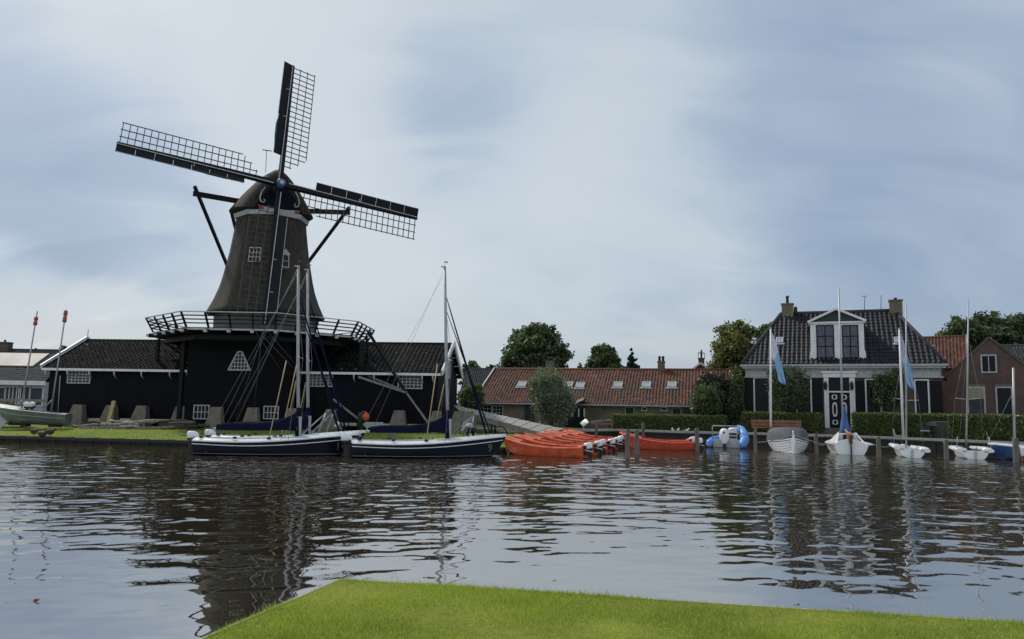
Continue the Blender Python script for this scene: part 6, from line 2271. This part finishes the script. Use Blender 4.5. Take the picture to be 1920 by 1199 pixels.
def build_timber():
    """planks and trunks lying along the shed wall"""
    rnd = random.Random(3)
    rows = [((137, 799), (190, 797), .16, 'log'), ((150, 803), (245, 802), .10, 'beam'), ((168, 793), (212, 796), .30, 'log'), ((190, 798), (240, 795), .24, 'log'), ((205, 790), (265, 793), .22, 'log'), ((232, 795), (262, 798), .34, 'log'),
            ((262, 793), (292, 790), .28, 'log'), ((255, 803), (330, 800), .09, 'beam'), ((298, 790), (352, 788), .2, 'log'), ((300, 796), (366, 794), .12, 'beam'), ((300, 801), (372, 799), .12, 'beam'), ((318, 793), (364, 791), .1, 'beam'), ((372, 798), (392, 799), .2, 'log'), ((226, 803), (262, 801), .2, 'log')]
    labs = ['short log at the left end of the timber heap by the shed', 'long flat plank lying in the grass before the heap of logs', 'thick pale bent log in the middle of the timber heap', 'rough log lying under the greenish one in the timber heap',
            'long greenish log on top of the timber heap', 'broad silvery stump of wood at the middle of the heap', 'dark bent log at the right end of the first heap', 'flat plank bridging the two timber heaps',
            'round log on top of the second plank stack', 'middle plank of the second stack under the round log', 'lowest plank of the second stack on the grass', 'upper plank of the second stack below the round log', 'short dark log beside the small paned window', 'dark log in the shadow under the first timber heap']
    for ((a, b, w, kind), lab) in zip(rows, labs):
        Y = 43.6-.1*rnd.random()-(a[0]-140)*.003
        Y -= (a[1]-788)*.05
        pa, pb = P(*a, Y), P(*b, Y-.15)
        pa.z = max(pa.z, .5+w*.4); pb.z = max(pb.z, .5+w*.4)
        m = MB()
        if kind == 'log':
            n = 7
            pts = []; rad = []
            for i in range(n+1):
                t = i/n
                p = pa.lerp(pb, t)+Vector((0, rnd.uniform(-.05, .05), rnd.uniform(-.05, .05)))
                pts.append(p); rad.append(w*.5*(1-.2*t)*rnd.uniform(.85, 1.15))
            m.tube(pts, rad, 9)
        else:
            m.beam(pa, pb, .32, w)
        c = pa
        o = m.build('log' if kind == 'log' else 'plank', WOODG if rnd.random() < .75 else BARK, origin=tuple(c))
        tag(o, lab, 'log' if kind == 'log' else 'plank', 'timber lying along the shed wall')
    a, b = P(204, 790, 44.2), P(214, 753, 45.0)
    c = Vector((a.x, a.y, .78))
    o = MB().beam(c, b, .22, .14, (0, 1, 0)).build('plank', WOODT, origin=tuple(c))
    tag(o, 'brown plank leaning upright against the shed wall', 'plank', 'timber lying along the shed wall')


def build_life():
    # ducks on the edge of the mill bank
    def duck(px, py, Y, sit, face, lab):
        p = P(px, py, Y)
        z0 = .27
        T = thing('duck', lab, 'duck', (p.x, p.y, z0), face, 'ducks on the mill bank')
        m = MB()
        lift = .0 if sit else .11
        secs = []
        for x, r, z in ((-.26, .02, .15), (-.19, .075, .14), (-.08, .125, .13), (.04, .135, .13), (.13, .105, .145), (.18, .07, .185), (.205, .055, .225), (.23, .062, .26), (.27, .045, .265), (.30, .012, .255)):
            secs.append([Vector((x, r*math.cos(2*math.pi*k/10), z+lift+r*math.sin(2*math.pi*k/10)*.95)) for k in range(10)])
        if sit:
            secs = secs[:6]+[[v+Vector((-.03, 0, -.06)) for v in s] for s in secs[6:]]
        m.loft(secs)
        m.build('body', M_('dark feathers', (.028, .026, .022), .8, .5, 18), T)
        MB().prism([(.295, -.02, .255+lift-(.06 if sit else 0)), (.295, .02, .255+lift-(.06 if sit else 0)), (.36, .015, .24+lift-(.06 if sit else 0)), (.36, -.015, .24+lift-(.06 if sit else 0))], (0, 0, .015)).build('bill', WOODT, T)
        if not sit:
            for y in (-.045, .045):
                MB().tube([(-.0, y, .14), (.01, y, .01)], .012, 5).prism([(-.02, y-.03, .0), (.08, y-.035, .0), (.08, y+.035, .0), (-.02, y+.03, .0)], (0, 0, .012)).build('leg', WOODT, T)
    duck(63, 822, 37.15, False, math.radians(172), 'dark duck standing at the water edge, the left of the three')
    duck(78, 823, 37.0, True, math.radians(170), 'dark duck crouching between the two standing ones')
    duck(93, 823, 37.0, False, math.radians(8), 'dark duck standing at the water edge, the right of the three')
    # gulls on the quay edge before the long hedge
    g = 'white gulls sitting on the quay edge'
    for px, lab in ((1262, 'white gull at the left of the row on the quay'), (1271, 'white gull in the middle of the row on the quay'), (1287, 'white gull sitting apart at the right of the row on the quay')):
        p = P(px, 807, 49.2)
        T = thing('gull', lab, 'gull', (p.x, p.y, QZ+.02), math.radians(200+px % 7*20), g)
        m = MB(); secs = []
        for x, r, z in ((-.2, .012, .13), (-.12, .04, .12), (0, .08, .11), (.09, .065, .13), (.13, .045, .18), (.16, .05, .22), (.2, .03, .225), (.24, .008, .215)):
            secs.append([Vector((x, r*math.cos(2*math.pi*k/9), z+r*math.sin(2*math.pi*k/9))) for k in range(9)])
        m.loft(secs); m.build('body', WHITE, T)
        MB().tube([(0, -.03, .06), (0, -.03, -.0)], .01, 5).tube([(0, .03, .06), (0, .03, 0)], .01, 5).build('leg', WOODT, T)
        MB().beam((-.22, -.07, .15), (.05, -.075, .15), .02, .05).beam((-.22, .07, .15), (.05, .075, .15), .02, .05).build('wing', STEEL, T)
    # person kneeling and bending forward on the bank below the ramp, seen from behind
    p = P(884, 813, 39.8)
    T = thing('person', 'person kneeling bent forward in a grey top, dark trousers and pale shoes', 'person', (p.x, p.y, .52), math.radians(115))
    def skin(name, verts, edges, radii, mat, par):
        me = bpy.data.meshes.new(name)
        me.from_pydata(verts, edges, []); me.materials.append(mat)
        o = bpy.data.objects.new(name, me); COL.objects.link(o); o.parent = par
        md = o.modifiers.new('skin', 'SKIN')
        for sv, r in zip(me.skin_vertices[0].data, radii): sv.radius = (r, r)
        me.skin_vertices[0].data[0].use_root = True
        md.use_smooth_shade = True
        o.modifiers.new('sub', 'SUBSURF').levels = 1
        o.modifiers['sub'].render_levels = 1
        return o
    sk = M_('skin', (.42, .26, .19), .55, .08, 8)
    body_v = [(0, 0, .42), (.16, 0, .52), (.34, 0, .54), (.50, 0, .48), (.62, 0, .44), (.72, 0, .41), (.80, 0, .38),
              (.50, .20, .45), (.62, .24, .24), (.74, .16, .06), (.80, .14, .02), (.50, -.20, .45), (.62, -.24, .24), (.74, -.16, .06), (.80, -.14, .02),
              (.0, .11, .36), (.24, .15, .09), (-.16, .13, .08), (-.24, .13, .05), (-.27, .13, -.0), (0, -.11, .36), (.24, -.15, .09), (-.16, -.13, .08), (-.24, -.13, .05), (-.27, -.13, 0)]
    body_e = [(0, 1), (1, 2), (2, 3), (3, 4), (4, 5), (5, 6), (3, 7), (7, 8), (8, 9), (9, 10), (3, 11), (11, 12), (12, 13), (13, 14), (0, 15), (15, 16), (16, 17), (17, 18), (18, 19), (0, 20), (20, 21), (21, 22), (22, 23), (23, 24)]
    body_r = [.14, .15, .16, .14, .065, .09, .085, .07, .05, .035, .03, .07, .05, .035, .03, .1, .075, .055, .045, .03, .1, .075, .055, .045, .03]
    skin('body', body_v, body_e, body_r, sk, T)
    skin('top', [(.06, 0, .47), (.18, 0, .53), (.34, 0, .555), (.50, 0, .49), (.57, 0, .46), (.50, .21, .45), (.62, .25, .24), (.70, .20, .12), (.50, -.21, .45), (.62, -.25, .24), (.70, -.20, .12)],
         [(0, 1), (1, 2), (2, 3), (3, 4), (3, 5), (5, 6), (6, 7), (3, 8), (8, 9), (9, 10)], [.16, .18, .19, .17, .09, .095, .07, .055, .095, .07, .055], M_('grey fleece', (.42, .47, .46), .9, .1, 9, .3), T)
    skin('trousers', [(0, 0, .42), (.0, .12, .36), (.25, .16, .1), (-.14, .14, .09), (0, -.12, .36), (.25, -.16, .1), (-.14, -.14, .09)], [(0, 1), (1, 2), (2, 3), (0, 4), (4, 5), (5, 6)], [.165, .13, .095, .075, .13, .095, .075], M_('dark trousers', (.012, .013, .016), .85, .2, 6), T)
    for y in (-.13, .13):
        MB().ball((-.27, y, .06), (.05, .05, .11), 10, 7).build('shoe', M_('pale shoe', (.55, .53, .46), .7, .1, 5), T)
    h = MB(); h.ball((.79, 0, .40), (.105, .10, .115), 12, 8); h.build('hair', BARK, T)


build_posts()
build_flags()
build_furniture()
build_timber()
build_life()
